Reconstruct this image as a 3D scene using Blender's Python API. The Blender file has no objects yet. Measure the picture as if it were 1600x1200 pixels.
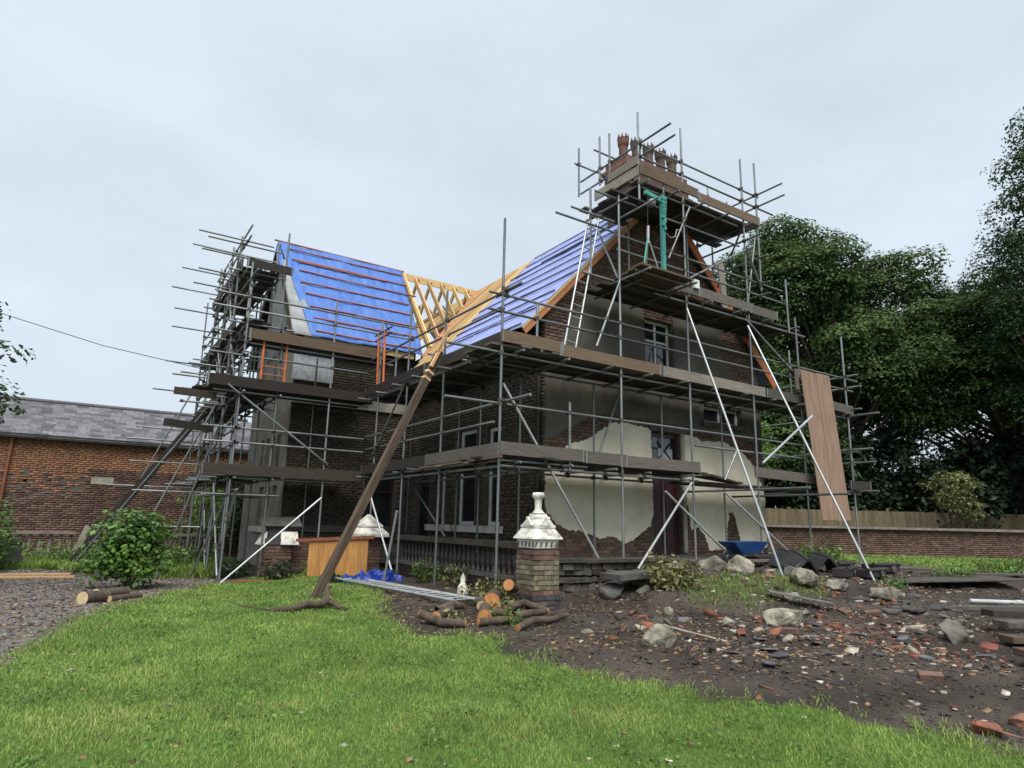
import bpy, bmesh, math, random
import numpy as np
from mathutils import Vector, Matrix, noise
random.seed(7); rng=np.random.default_rng(11)
sc=bpy.context.scene
# ---------------------------------------------------------------- camera
F_PX,PITCH,ROLL,YAW=1011.49,math.radians(12.0906),math.radians(1.2633),math.radians(56.7916)
cd=bpy.data.cameras.new('camera'); cam=bpy.data.objects.new('camera',cd); sc.collection.objects.link(cam)
cd.sensor_width=36; cd.lens=36*F_PX/1600; cd.clip_start=.05; cd.clip_end=3000
fw=Vector((math.cos(YAW)*math.cos(PITCH),math.sin(YAW)*math.cos(PITCH),math.sin(PITCH)))
rt=Vector((math.sin(YAW),-math.cos(YAW),0)); up=rt.cross(fw)
r2=rt*math.cos(ROLL)+up*math.sin(ROLL); u2=up*math.cos(ROLL)-rt*math.sin(ROLL)
cam.matrix_world=Matrix(((r2.x,u2.x,-fw.x,0),(r2.y,u2.y,-fw.y,0),(r2.z,u2.z,-fw.z,1.6),(0,0,0,1)))
sc.camera=cam
# ---------------------------------------------------------------- world, sun, exposure
SUN_EL,SUN_AZ=math.radians(58),math.radians(245)   # azimuth of the light source, from +X towards +Y
wd=bpy.data.worlds.new('World'); sc.world=wd; wd.use_nodes=True
nt=wd.node_tree; nt.nodes.clear()
def wn(t): return nt.nodes.new(t)
sky=wn('ShaderNodeTexSky'); sky.sky_type='NISHITA'; sky.sun_disc=False
sky.sun_elevation=SUN_EL; sky.sun_rotation=math.pi/2-SUN_AZ; sky.air_density=1.0; sky.dust_density=3.0; sky.ozone_density=1.5
b1=wn('ShaderNodeBackground'); b1.inputs[1].default_value=.05; nt.links.new(sky.outputs[0],b1.inputs[0])
# overcast cloud layer: soft grey-blue cloud with faint large mottling, over the clear sky
tc=wn('ShaderNodeTexCoord'); mp=wn('ShaderNodeMapping'); mp.inputs['Scale'].default_value=(1,1,2.6)
nz=wn('ShaderNodeTexNoise'); nz.inputs['Scale'].default_value=2.1; nz.inputs['Detail'].default_value=5; nz.inputs['Roughness'].default_value=.55
rp=wn('ShaderNodeValToRGB'); rp.color_ramp.elements[0].position=.28; rp.color_ramp.elements[0].color=(.46,.525,.585,1)
rp.color_ramp.elements[1].position=.72; rp.color_ramp.elements[1].color=(.565,.635,.71,1)
nt.links.new(tc.outputs['Generated'],mp.inputs[0]); nt.links.new(mp.outputs[0],nz.inputs[0]); nt.links.new(nz.outputs['Fac'],rp.inputs[0])
b2=wn('ShaderNodeBackground'); b2.inputs[1].default_value=.52; nt.links.new(rp.outputs[0],b2.inputs[0])
mx=wn('ShaderNodeMixShader'); mx.inputs[0].default_value=.9; nt.links.new(b1.outputs[0],mx.inputs[1]); nt.links.new(b2.outputs[0],mx.inputs[2])
wo=wn('ShaderNodeOutputWorld'); nt.links.new(mx.outputs[0],wo.inputs[0])
sd=bpy.data.lights.new('sun','SUN'); sd.energy=1.5; sd.angle=math.radians(50); sd.color=(1,.97,.92)
sun=bpy.data.objects.new('sun',sd); sc.collection.objects.link(sun); sun.location=(0,0,30)
sdir=Vector((math.cos(SUN_AZ)*math.cos(SUN_EL),math.sin(SUN_AZ)*math.cos(SUN_EL),math.sin(SUN_EL)))
sun.rotation_euler=sdir.to_track_quat('Z','Y').to_euler()
sc.view_settings.view_transform='Standard'; sc.view_settings.look='None'; sc.view_settings.gamma=1
sc.view_settings.use_curve_mapping=False; sc.view_settings.exposure=1.5
sc.render.engine='CYCLES'
# ---------------------------------------------------------------- materials
MATS={}
def _n(nt,t,**k):
    n=nt.nodes.new(t)
    for a,b in k.items():
        if a in n.inputs: n.inputs[a].default_value=b
        else: setattr(n,a,b)
    return n
def mat(name,c1,c2=None,scale=3.,detail=6.,rough=.8,bump=0.,bscale=None,stretch=(1,1,1),rand=0.,attr=None,metal=0.,spec=.4,c3=None,trans=0.,lo=.35,hi=.65,coord='Object',hue=0.):
    """noise-mottled procedural surface; rand = brightness spread between objects; attr = per-face tint attribute"""
    if name in MATS: return MATS[name]
    m=bpy.data.materials.new(name); m.use_nodes=True; nt=m.node_tree; L=nt.links
    bs=nt.nodes['Principled BSDF']; bs.inputs['Roughness'].default_value=rough; bs.inputs['Metallic'].default_value=metal
    bs.inputs['Specular IOR Level'].default_value=spec
    if c2 is None: c2=tuple(x*.75 for x in c1)
    tc=_n(nt,'ShaderNodeTexCoord'); mp=_n(nt,'ShaderNodeMapping'); mp.inputs['Scale'].default_value=stretch
    L.new(tc.outputs[coord],mp.inputs[0])
    oi=_n(nt,'ShaderNodeObjectInfo')
    if rand or coord=='Object':
        ad=_n(nt,'ShaderNodeVectorMath',operation='ADD'); ml=_n(nt,'ShaderNodeMath',operation='MULTIPLY'); ml.inputs[1].default_value=37.
        L.new(oi.outputs['Random'],ml.inputs[0]); L.new(mp.outputs[0],ad.inputs[0]); L.new(ml.outputs[0],ad.inputs[1]); vec=ad.outputs[0]
    else: vec=mp.outputs[0]
    nz=_n(nt,'ShaderNodeTexNoise'); nz.inputs['Scale'].default_value=scale; nz.inputs['Detail'].default_value=detail; nz.inputs['Roughness'].default_value=.62
    L.new(vec,nz.inputs['Vector'])
    rp=_n(nt,'ShaderNodeValToRGB'); e=rp.color_ramp.elements; e[0].position=lo; e[0].color=(*c2,1); e[1].position=hi; e[1].color=(*c1,1)
    if c3: q=e.new((lo+hi)/2); q.color=(*c3,1)
    L.new(nz.outputs['Fac'],rp.inputs[0]); col=rp.outputs[0]
    if rand or attr or hue:
        hs=_n(nt,'ShaderNodeHueSaturation')
        src=oi.outputs['Random']
        if attr: at=_n(nt,'ShaderNodeAttribute',attribute_name=attr); src=at.outputs['Fac']
        mr=_n(nt,'ShaderNodeMapRange'); mr.inputs[3].default_value=1-rand; mr.inputs[4].default_value=1+rand
        L.new(src,mr.inputs[0]); L.new(mr.outputs[0],hs.inputs['Value'])
        if hue:
            m2=_n(nt,'ShaderNodeMapRange'); m2.inputs[3].default_value=.5-hue; m2.inputs[4].default_value=.5+hue
            wn_=_n(nt,'ShaderNodeMath',operation='FRACT'); mm=_n(nt,'ShaderNodeMath',operation='MULTIPLY'); mm.inputs[1].default_value=7.13
            L.new(src,mm.inputs[0]); L.new(mm.outputs[0],wn_.inputs[0]); L.new(wn_.outputs[0],m2.inputs[0]); L.new(m2.outputs[0],hs.inputs['Hue'])
        L.new(col,hs.inputs['Color']); col=hs.outputs[0]
    L.new(col,bs.inputs['Base Color'])
    if bump:
        bz=_n(nt,'ShaderNodeTexNoise'); bz.inputs['Scale'].default_value=bscale or scale*4; bz.inputs['Detail'].default_value=5
        L.new(vec,bz.inputs['Vector']); bp=_n(nt,'ShaderNodeBump'); bp.inputs['Strength'].default_value=bump; bp.inputs['Distance'].default_value=.02
        L.new(bz.outputs['Fac'],bp.inputs['Height']); L.new(bp.outputs[0],bs.inputs['Normal'])
    if trans:
        tr=_n(nt,'ShaderNodeBsdfTranslucent'); L.new(col,tr.inputs[0]); ms=_n(nt,'ShaderNodeMixShader'); ms.inputs[0].default_value=trans
        out=nt.nodes['Material Output']; L.new(bs.outputs[0],ms.inputs[1]); L.new(tr.outputs[0],ms.inputs[2]); L.new(ms.outputs[0],out.inputs[0])
    MATS[name]=m; return m
mat('galv',(.27,.285,.28),(.13,.14,.14),scale=5,rough=.42,metal=.55,rand=.28,spec=.5,stretch=(3,3,1),bump=.1)
mat('galv_bright',(.55,.57,.57),(.38,.4,.4),scale=5,rough=.38,metal=.5,rand=.15)
mat('rust_steel',(.3,.1,.05),(.16,.06,.035),scale=9,rough=.7,metal=.3)
mat('orange_paint',(.62,.17,.05),(.4,.1,.035),scale=8,rough=.6,rand=.1)
mat('board_dark',(.058,.044,.034),(.02,.016,.013),scale=3,stretch=(2.5,14,14),rough=.85,rand=.45,bump=.4,hue=.015)
mat('board_tan',(.19,.13,.08),(.07,.05,.034),scale=3,stretch=(2.5,12,12),rough=.85,rand=.25,bump=.25)
mat('board_pale',(.36,.32,.26),(.13,.11,.085),scale=3,stretch=(2.5,12,12),rough=.85,rand=.2,bump=.25)
mat('board_grey',(.14,.122,.103),(.048,.042,.036),scale=3,stretch=(2.5,12,12),rough=.85,rand=.3,bump=.25)
mat('old_timber',(.125,.085,.056),(.045,.032,.024),scale=2.5,stretch=(.9,.9,3.),detail=10,rough=.85,bump=.5)
mat('pine',(.66,.46,.22),(.5,.31,.13),scale=3,stretch=(9,9,1.5),rough=.7,rand=.2,hue=.02)
mat('pine_orange',(.45,.19,.085),(.28,.11,.05),scale=3,stretch=(9,9,2),rough=.7,rand=.2)
mat('batten_red',(.34,.11,.075),(.2,.065,.05),scale=4,rough=.75,rand=.2)
mat('batten_purple',(.085,.06,.09),(.05,.035,.06),scale=4,rough=.75,rand=.2)
mat('tarp_blue',(.085,.19,.49),(.045,.12,.39),scale=2.2,detail=8,stretch=(3,1,.6),rough=.5,spec=.35,bump=.5,bscale=9,rand=.03)
mat('tarp_ground',(.016,.055,.36),(.008,.028,.2),scale=4,rough=.4,spec=.5,bump=.2,bscale=20)
mat('membrane',(.30,.36,.68),(.23,.28,.58),scale=1.5,rough=.45,spec=.45,bump=.2,bscale=5,rand=.04)
mat('mortar',(.115,.1,.082),(.065,.056,.046),scale=7,rough=.95,bump=.3)
mat('brick_brown',(.09,.073,.05),(.046,.038,.028),scale=14,rough=.9,attr='tint',rand=.28,bump=.25,hue=.008)
mat('brick_red',(.165,.1,.072),(.095,.06,.045),scale=14,rough=.9,attr='tint',rand=.35,bump=.25,hue=.012)
mat('brick_red_o',(.165,.1,.072),(.095,.06,.045),scale=14,rough=.9,rand=.35,bump=.25,hue=.012)
mat('brick_buff_o',(.23,.195,.125),(.1,.085,.058),scale=14,rough=.9,rand=.35,bump=.3,hue=.015)
mat('brick_dark_o',(.07,.06,.062),(.035,.032,.036),scale=14,rough=.7,rand=.35,bump=.25)
mat('render_cream',(.8,.75,.58),(.6,.55,.41),scale=1.0,detail=10,rough=.9,bump=.12,bscale=40)
mat('render_grey',(.145,.132,.108),(.07,.063,.052),scale=1.0,detail=9,rough=.95,bump=.2,bscale=25)
mat('stone_pale',(.36,.33,.27),(.2,.185,.15),scale=3,detail=9,rough=.9,bump=.2)
mat('stone_white',(.66,.64,.57),(.26,.245,.21),scale=4.5,detail=11,rough=.9,bump=.4,lo=.34,hi=.52)
mat('stone_dark',(.11,.105,.095),(.055,.05,.045),scale=3,detail=9,rough=.9,bump=.3)
mat('pot_grey',(.12,.085,.07),(.06,.046,.04),scale=5,rough=.9,rand=.2,bump=.2)
mat('terracotta',(.24,.11,.075),(.12,.06,.045),scale=5,rough=.85,bump=.2,rand=.25)
mat('paint_white',(.75,.76,.74),(.6,.61,.6),scale=6,rough=.5)
mat('glass',(.012,.014,.017),(.02,.024,.028),scale=1,rough=.06,spec=.8)
mat('maroon',(.055,.014,.016),(.03,.009,.011),scale=5,rough=.45,bump=.05)
mat('void',(.006,.006,.006),rough=.95,spec=.1)
mat('grey_board',(.3,.31,.31),(.19,.2,.2),scale=2.5,rough=.85,rand=.15,bump=.1)
mat('foil',(.62,.65,.68),(.4,.42,.45),scale=9,rough=.4,bump=.8,bscale=16)
mat('teal',(.07,.33,.28),(.04,.2,.175),scale=4,rough=.5,bump=.25,bscale=12)
mat('ply',(.31,.205,.14),(.2,.125,.085),scale=2.2,stretch=(7,7,.7),rough=.7,detail=8,bump=.05)
mat('ply_orange',(.5,.25,.075),(.32,.14,.04),scale=2.6,stretch=(8,8,.9),rough=.65,rand=.08)
mat('slate',(.14,.133,.145),(.07,.068,.077),scale=8,rough=.6,rand=.5,bump=.15,spec=.5)
mat('slate_stuff',(.14,.133,.145),(.07,.068,.077),scale=8,rough=.6,rand=.5,attr='tint',bump=.15,spec=.5)
mat('boulder',(.33,.30,.235),(.075,.07,.052),scale=5.5,detail=10,rough=.95,rand=.3,bump=.8,bscale=22,lo=.36,hi=.66,c3=(.2,.185,.14))
mat('boulder_grey',(.17,.16,.135),(.055,.055,.04),scale=3.2,detail=9,rough=.92,rand=.25,bump=.5,bscale=14)
mat('bark',(.11,.08,.058),(.045,.033,.024),scale=8,stretch=(1,1,.35),rough=.95,bump=.6,bscale=18)
mat('cut_wood',(.55,.27,.1),(.36,.15,.05),scale=12,rough=.8,rand=.12)
mat('cut_pale',(.62,.48,.27),(.45,.33,.18),scale=12,rough=.8)
mat('blue_paint',(.012,.07,.24),(.01,.05,.17),scale=5,rough=.4,spec=.5)
mat('black_iron',(.018,.018,.02),(.03,.028,.026),scale=6,rough=.55)
mat('black_clay',(.045,.047,.05),(.025,.026,.028),scale=5,rough=.5,bump=.15)
mat('plastic_grey',(.5,.52,.53),(.36,.38,.39),scale=4,rough=.4)
mat('leaf_tree',(.1,.155,.05),(.045,.085,.026),scale=.5,attr='tint',rand=.55,rough=.65,trans=.22,spec=.15,hue=.02)
mat('leaf_tree_b',(.06,.105,.04),(.032,.062,.024),scale=.5,attr='tint',rand=.45,rough=.65,trans=.3,spec=.15,hue=.02)
mat('leaf_lime',(.12,.22,.035),(.07,.15,.025),scale=.6,attr='tint',rand=.45,rough=.5,trans=.35,hue=.02)
mat('leaf_shrub',(.11,.21,.035),(.05,.115,.02),scale=1.5,attr='tint',rand=.5,rough=.45,trans=.25,hue=.015)
mat('leaf_olive',(.2,.2,.075),(.11,.125,.04),scale=1.5,attr='tint',rand=.45,rough=.5,trans=.25,hue=.02)
mat('leaf_dark',(.026,.05,.02),(.013,.028,.012),scale=1.5,attr='tint',rand=.4,rough=.5,trans=.2)
mat('grass',(.33,.39,.12),(.15,.245,.06),scale=1.3,detail=9,attr='tint',rand=.55,rough=.7,trans=.35,spec=.2,hue=.025,c3=(.225,.325,.08),lo=.3,hi=.7)
mat('grass_far',(.24,.32,.08),(.13,.22,.045),scale=.9,detail=7,attr='tint',rand=.45,rough=.65,trans=.3,spec=.2,hue=.015)
mat('wire',(.05,.05,.05),rough=.6)
# ---------------------------------------------------------------- helpers
COL=sc.collection
class MB:
    def __init__(s): s.v=[];s.f=[];s.sm=[];s.mi=[]
    def add(s,vs,fs,smooth=False,mi=0):
        o=len(s.v); s.v+= [tuple(v) for v in vs]; s.f+=[tuple(i+o for i in f) for f in fs]; s.sm+=[smooth]*len(fs); s.mi+=[mi]*len(fs); return s
    def box(s,c,d,M=None,mi=0,taper=1.):
        x,y,z=[q/2 for q in d]; t=taper
        vs=[(-x,-y,-z),(x,-y,-z),(x,y,-z),(-x,y,-z),(-x*t,-y*t,z),(x*t,-y*t,z),(x*t,y*t,z),(-x*t,y*t,z)]
        vs=[Vector(v) for v in vs]
        if M is not None: vs=[M@v for v in vs]
        vs=[v+Vector(c) for v in vs]
        return s.add(vs,[(3,2,1,0),(4,5,6,7),(0,1,5,4),(1,2,6,5),(2,3,7,6),(3,0,4,7)],mi=mi)
    def box2(s,a,b,mi=0):
        return s.box([(p+q)/2 for p,q in zip(a,b)],[abs(q-p) for p,q in zip(a,b)],mi=mi)
    def tube(s,p1,p2,r1,r2=None,n=10,cap=True,mi=0,smooth=True):
        p1=Vector(p1);p2=Vector(p2);r2=r1 if r2 is None else r2
        q=(p2-p1).to_track_quat('Z','Y').to_matrix(); ring=[(math.cos(2*math.pi*i/n),math.sin(2*math.pi*i/n)) for i in range(n)]
        vs=[p1+q@Vector((a*r1,b*r1,0)) for a,b in ring]+[p2+q@Vector((a*r2,b*r2,0)) for a,b in ring]
        s.add(vs,[(i,(i+1)%n,n+(i+1)%n,n+i) for i in range(n)],smooth,mi)
        if cap:
            s.add(vs[:n],[tuple(range(n-1,-1,-1))],False,mi); s.add(vs[n:],[tuple(range(n))],False,mi)
        return s
    def path(s,pts,rs,n=8,mi=0,cap=True):
        pts=[Vector(p) for p in pts]; k=len(pts); vs=[]; prev=None
        for i,p in enumerate(pts):
            d=(pts[min(i+1,k-1)]-pts[max(i-1,0)]).normalized()
            if prev is None: u=d.orthogonal().normalized()
            else: u=(prev-d*prev.dot(d)).normalized()
            prev=u; w=d.cross(u); r=rs[i] if hasattr(rs,'__len__') else rs
            vs+=[p+(u*math.cos(2*math.pi*j/n)+w*math.sin(2*math.pi*j/n))*r for j in range(n)]
        fs=[(i*n+j,i*n+(j+1)%n,(i+1)*n+(j+1)%n,(i+1)*n+j) for i in range(k-1) for j in range(n)]
        s.add(vs,fs,True,mi)
        if cap: s.add(vs[:n],[tuple(range(n-1,-1,-1))],False,mi); s.add(vs[-n:],[tuple(range(n))],False,mi)
        return s
    def lathe(s,prof,c=(0,0,0),n=12,mi=0,smooth=True,rot=0.):
        vs=[];c=Vector(c)
        for r,z in prof: vs+=[c+Vector((r*math.cos(2*math.pi*j/n+rot),r*math.sin(2*math.pi*j/n+rot),z)) for j in range(n)]
        k=len(prof); fs=[(i*n+j,i*n+(j+1)%n,(i+1)*n+(j+1)%n,(i+1)*n+j) for i in range(k-1) for j in range(n)]
        s.add(vs,fs,smooth,mi); s.add(vs[:n],[tuple(range(n-1,-1,-1))],False,mi); s.add(vs[-n:],[tuple(range(n))],False,mi); return s
    def prism(s,pts,off,mi=0):
        """pts: 3D polygon, extruded by vector off"""
        pts=[Vector(p) for p in pts]; off=Vector(off); n=len(pts)
        s.add(pts+[p+off for p in pts],[tuple(range(n-1,-1,-1)),tuple(range(n,2*n))]+[(i,(i+1)%n,n+(i+1)%n,n+i) for i in range(n)],mi=mi); return s
    def mesh(s,name,mats,fix=True):
        me=bpy.data.meshes.new(name); me.from_pydata(s.v,[],s.f)
        me.polygons.foreach_set('use_smooth',s.sm); me.polygons.foreach_set('material_index',s.mi)
        for m in (mats if isinstance(mats,(list,tuple)) else [mats]): me.materials.append(MATS[m])
        if fix:
            bm=bmesh.new(); bm.from_mesh(me); bmesh.ops.recalc_face_normals(bm,faces=bm.faces); bm.to_mesh(me); bm.free()
        me.update(); return me
    def obj(s,name,mats,parent=None,**k): return put(name,s.mesh(name,mats),parent,**k)
def put(name,me,parent=None,loc=None,rot=None,scale=None,label=None,cat=None,group=None,kind=None):
    o=bpy.data.objects.new(name,me); COL.objects.link(o)
    if parent is not None: o.parent=parent
    if loc is not None: o.location=loc
    if rot is not None: o.rotation_euler=rot
    if scale is not None: o.scale=scale
    return tag(o,label,cat,group,kind)
def tag(o,label=None,cat=None,group=None,kind=None):
    if label: o['label']=label
    if cat: o['category']=cat
    if group: o['group']=group
    if kind: o['kind']=kind
    return o
def thing(name,label,cat,loc=(0,0,0),rotz=0,group=None): return put(name,None,None,loc,(0,0,rotz),None,label,cat,group)
def fastmesh(name,V,Fq,mats,tint=None,smooth=False):
    """V (n,3); Fq (m,k) all faces with k corners; tint per face"""
    me=bpy.data.meshes.new(name); V=np.asarray(V,np.float32); Fq=np.asarray(Fq,np.int32); m,k=Fq.shape
    me.vertices.add(len(V)); me.vertices.foreach_set('co',V.ravel()); me.loops.add(m*k); me.loops.foreach_set('vertex_index',Fq.ravel())
    me.polygons.add(m); me.polygons.foreach_set('loop_start',np.arange(0,m*k,k,dtype=np.int32)); me.polygons.foreach_set('loop_total',np.full(m,k,np.int32))
    if smooth: me.polygons.foreach_set('use_smooth',np.ones(m,bool))
    for q in (mats if isinstance(mats,(list,tuple)) else [mats]): me.materials.append(MATS[q])
    me.update(calc_edges=True)
    if tint is not None:
        a=me.attributes.new('tint','FLOAT','FACE'); a.data.foreach_set('value',np.asarray(tint,np.float32))
    return me


# control points x,y,z,weight radius
_CP=[(0,0,0),(1,3,0),(3,2,0),(-2,4,0),(5,1,0),(2,6,.12),(4,5,.12),(-1,8,.15),(8,0,.05),(12,-2,.1),
(3.3,8.5,.28),(3.3,10.9,.33),(1.5,11,.3),(5,9,.3),(5.6,10.5,.32),(6.2,8.9,.27),(4.8,12.8,.34),(2.5,13.5,.27),(2.86,16.1,.14),(4.9,16.2,.3),(0,14,.22),(-3,14,.2),(-6,10,.15),(1,18,.14),(-4,20,.12),(2,24,.1),(6,14,.36),(-10,25,.1),(5,30,.2),
(5.3,6.8,.24),(6.2,6.0,.22),(7.4,5.2,.2),(9,4.2,.12),(7.2,8.2,.34),(7.2,7.0,.32),(7.0,6.3,.26),(8.0,7.6,.62),(9.0,7.2,.66),(9.5,7.9,.78),(10.5,7.4,.74),(8.3,6.2,.34),(9.3,5.6,.26),(10.4,5.2,.24),(11.2,6.0,.42),(12,7.0,.72),(11.8,8.2,.85),(14,8,.85),(12.6,4.6,.24),(14,6.2,.46),(15.5,7.6,.7),(17,7.2,.62),(16,4,.3),(20,8,.66),(18,12,.75),(22,14,.7),(26,10,.66),(20,20,.7),(30,20,.7),(16,0,.15),(26,2,.5),
(10,9.3,.93),(14,9.6,.93),(8,10,.93),(9,8.9,.88),(12,10,.95),(16,11,.9),(12,14,.9),(10,18,.7),(16,18,.8),(8.5,14,.6)]
_CX=np.array([c[0] for c in _CP],float);_CY=np.array([c[1] for c in _CP],float);_CZ=np.array([c[2] for c in _CP],float)
def terrain(x,y):
    x=np.asarray(x,float);y=np.asarray(y,float)
    d2=(x[...,None]-_CX)**2+(y[...,None]-_CY)**2
    w=1/(d2+.25)**1.6
    return (w*_CZ).sum(-1)/w.sum(-1)
# ---------------------------------------------------------------- ground
LAWN=[(-.41,8.22),(-.16,9.28),(.26,10.22),(1.37,12.81),(2.46,14.62),(3.79,16.77),(4.61,15.92),(5.21,13.75),(4.6,11.6),(4.2,10.2),(3.6,8.3),(3.55,7.5),(4.3,7.01),(4.05,6.06),(4.46,5.51),(4.72,4.08),(5.23,3.24),(5.42,2.66),(5.78,2.16),(7.5,-.5),(7,-6),(-8,-6),(-9,2),(-4,6)]
BANDL=[(-12,27),(.4,27.3),(3.5,27),(4.2,21.5),(2.84,17.2),(1.82,17.6),(.36,20.3),(-1.44,21.4),(-8,21.7)]
FARR=[(17.6,9.6),(20.2,10.0),(18.6,8.0),(20.2,6.9),(34,4),(60,0),(70,40),(16,44),(16,24),(17.2,14)]
PATH=[(-.41,8.22),(-.16,9.28),(.26,10.22),(1.37,12.81),(2.46,14.62),(3.2,16.1),(2.7,17.0),(1.6,17.2),(.38,18.3),(-.1,20.0),(-1.4,21.2),(-14,21.4),(-14,6),(-4,6)]
def sdist(P,poly):
    poly=np.array(poly,float); n=len(poly); d=np.full(len(P),1e9); ins=np.zeros(len(P),bool)
    for i in range(n):
        a=poly[i];b=poly[(i+1)%n]; ab=b-a; t=np.clip(((P-a)@ab)/(ab@ab),0,1); q=P-(a+t[:,None]*ab)
        d=np.minimum(d,np.hypot(q[:,0],q[:,1]))
        c=((a[1]>P[:,1])!=(b[1]>P[:,1])); xi=(b[0]-a[0])*(P[:,1]-a[1])/((b[1]-a[1]) or 1e-9)+a[0]; ins^=(c&(P[:,0]<xi))
    return np.where(ins,d,-d)
def wob(x,y,s=1.):
    return (np.sin(2.1*x*s+1.3*np.sin(1.7*y*s))+np.sin(3.3*y*s+2+1.1*np.sin(2.9*x*s))+.6*np.sin(6.1*(x+y)*s)+.6*np.sin(7.3*(x-y)*s+1))/3.2
def lawn_sd(P): return np.maximum(np.maximum(sdist(P,LAWN),sdist(P,BANDL)),sdist(P,FARR))
def gz(x,y):
    """final ground height incl. small relief"""
    x=np.asarray(x,float);y=np.asarray(y,float); P=np.stack([x.ravel(),y.ravel()],1)
    so=np.clip(.2-lawn_sd(P),0,1).reshape(x.shape)*np.clip((26-np.hypot(x,y))/6,0,1)
    return terrain(x,y)+so*(.05*wob(x,y,1.3)+.022*wob(y,x,3.7)+.008*wob(x,y,11))+.012*wob(x,y,.9)
def gz1(x,y): return float(gz(np.array([x]),np.array([y]))[0])
def axis(a,b,st,far):
    L=list(np.arange(a,b,st)); s=st; q=b
    while q<far: L.append(q); s*=1.22; q+=s
    s=st; q=a-st
    while q>-far: L.insert(0,q); s*=1.22; q-=s
    return np.array(L)
gx=axis(-3,19,.1,900); gy=axis(.6,19,.1,900)
GX,GY=np.meshgrid(gx,gy); P2=np.stack([GX.ravel(),GY.ravel()],1)
GZ=gz(GX,GY).ravel()
nx,ny=len(gx),len(gy); ii=np.arange(nx*ny).reshape(ny,nx)
FQ=np.stack([ii[:-1,:-1].ravel(),ii[:-1,1:].ravel(),ii[1:,1:].ravel(),ii[1:,:-1].ravel()],1)
def ground_mat():
    m=bpy.data.materials.new('ground'); m.use_nodes=True; nt=m.node_tree; L=nt.links; bs=nt.nodes['Principled BSDF']; bs.inputs['Roughness'].default_value=.92; bs.inputs['Specular IOR Level'].default_value=.25
    geo=_n(nt,'ShaderNodeNewGeometry')
    def noise_(s,d=6,r=.6):
        n=_n(nt,'ShaderNodeTexNoise'); n.inputs['Scale'].default_value=s; n.inputs['Detail'].default_value=d; n.inputs['Roughness'].default_value=r; L.new(geo.outputs['Position'],n.inputs['Vector']); return n
    def ramp(src,*st):
        r=_n(nt,'ShaderNodeValToRGB'); e=r.color_ramp.elements
        e[0].position,e[0].color=st[0][0],(*st[0][1],1); e[1].position,e[1].color=st[-1][0],(*st[-1][1],1)
        for p,c in st[1:-1]: q=e.new(p); q.color=(*c,1)
        L.new(src,r.inputs[0]); return r
    n1=noise_(1.1,8); n2=noise_(26,6,.7); n3=noise_(95,4,.7)
    soil=ramp(n1.outputs['Fac'],(.3,(.026,.021,.018)),(.5,(.052,.042,.034)),(.7,(.095,.076,.061)))
    chips=ramp(n3.outputs['Fac'],(.5,(0,0,0)),(.66,(0,0,0)),(.72,(1,1,1)))
    sm=_n(nt,'ShaderNodeMixRGB'); L.new(chips.outputs[0],sm.inputs[0]); L.new(soil.outputs[0],sm.inputs[1]); sm.inputs[2].default_value=(.17,.12,.085,1)
    gravel=ramp(n2.outputs['Fac'],(.3,(.055,.05,.047)),(.5,(.13,.115,.105)),(.72,(.27,.24,.22)))
    grs=ramp(n2.outputs['Fac'],(.3,(.045,.085,.016)),(.55,(.085,.15,.026)),(.75,(.12,.2,.035)))
    def mask(name,amp):
        a=_n(nt,'ShaderNodeAttribute',attribute_name=name); k=_n(nt,'ShaderNodeMath',operation='MULTIPLY_ADD'); nn=noise_(3.2,7,.65)
        s=_n(nt,'ShaderNodeMath',operation='SUBTRACT'); L.new(nn.outputs['Fac'],s.inputs[0]); s.inputs[1].default_value=.5
        L.new(s.outputs[0],k.inputs[0]); k.inputs[1].default_value=amp; L.new(a.outputs['Fac'],k.inputs[2])
        r=_n(nt,'ShaderNodeMapRange'); r.inputs[1].default_value=-.06; r.inputs[2].default_value=.1; L.new(k.outputs[0],r.inputs[0]); return r.outputs[0]
    m1=_n(nt,'ShaderNodeMixRGB'); L.new(mask('path',1.2),m1.inputs[0]); L.new(sm.outputs[0],m1.inputs[1]); L.new(gravel.outputs[0],m1.inputs[2])
    m2=_n(nt,'ShaderNodeMixRGB'); L.new(mask('lawn',.9),m2.inputs[0]); L.new(m1.outputs[0],m2.inputs[1]); L.new(grs.outputs[0],m2.inputs[2])
    moss=_n(nt,'ShaderNodeAttribute',attribute_name='moss'); mn=noise_(5,6); mm=_n(nt,'ShaderNodeMath',operation='MULTIPLY'); L.new(moss.outputs['Fac'],mm.inputs[0]); L.new(mn.outputs['Fac'],mm.inputs[1])
    m3=_n(nt,'ShaderNodeMixRGB'); L.new(mm.outputs[0],m3.inputs[0]); L.new(m2.outputs[0],m3.inputs[1]); m3.inputs[2].default_value=(.1,.13,.03,1)
    L.new(m3.outputs[0],bs.inputs['Base Color'])
    bp=_n(nt,'ShaderNodeBump'); bp.inputs['Strength'].default_value=.7; bp.inputs['Distance'].default_value=.03
    bz=noise_(38,6,.7); L.new(bz.outputs['Fac'],bp.inputs['Height']); L.new(bp.outputs[0],bs.inputs['Normal'])
    MATS['ground']=m
ground_mat()
gm=fastmesh('ground',np.stack([P2[:,0],P2[:,1],GZ],1),FQ,'ground',smooth=True)
def vattr(me,name,val):
    a=me.attributes.new(name,'FLOAT','POINT'); a.data.foreach_set('value',np.asarray(val,np.float32))
far=np.hypot(P2[:,0]-8,P2[:,1]-12)
vattr(gm,'lawn',np.clip(np.where(far>42,1,lawn_sd(P2)),-1,1)); vattr(gm,'path',np.clip(sdist(P2,PATH),-1,1))
MOSS=[(8.0,7.0),(9,8.1),(10.4,7.9),(11.6,7.2),(10.6,6.5),(8.7,6.6)]
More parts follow.
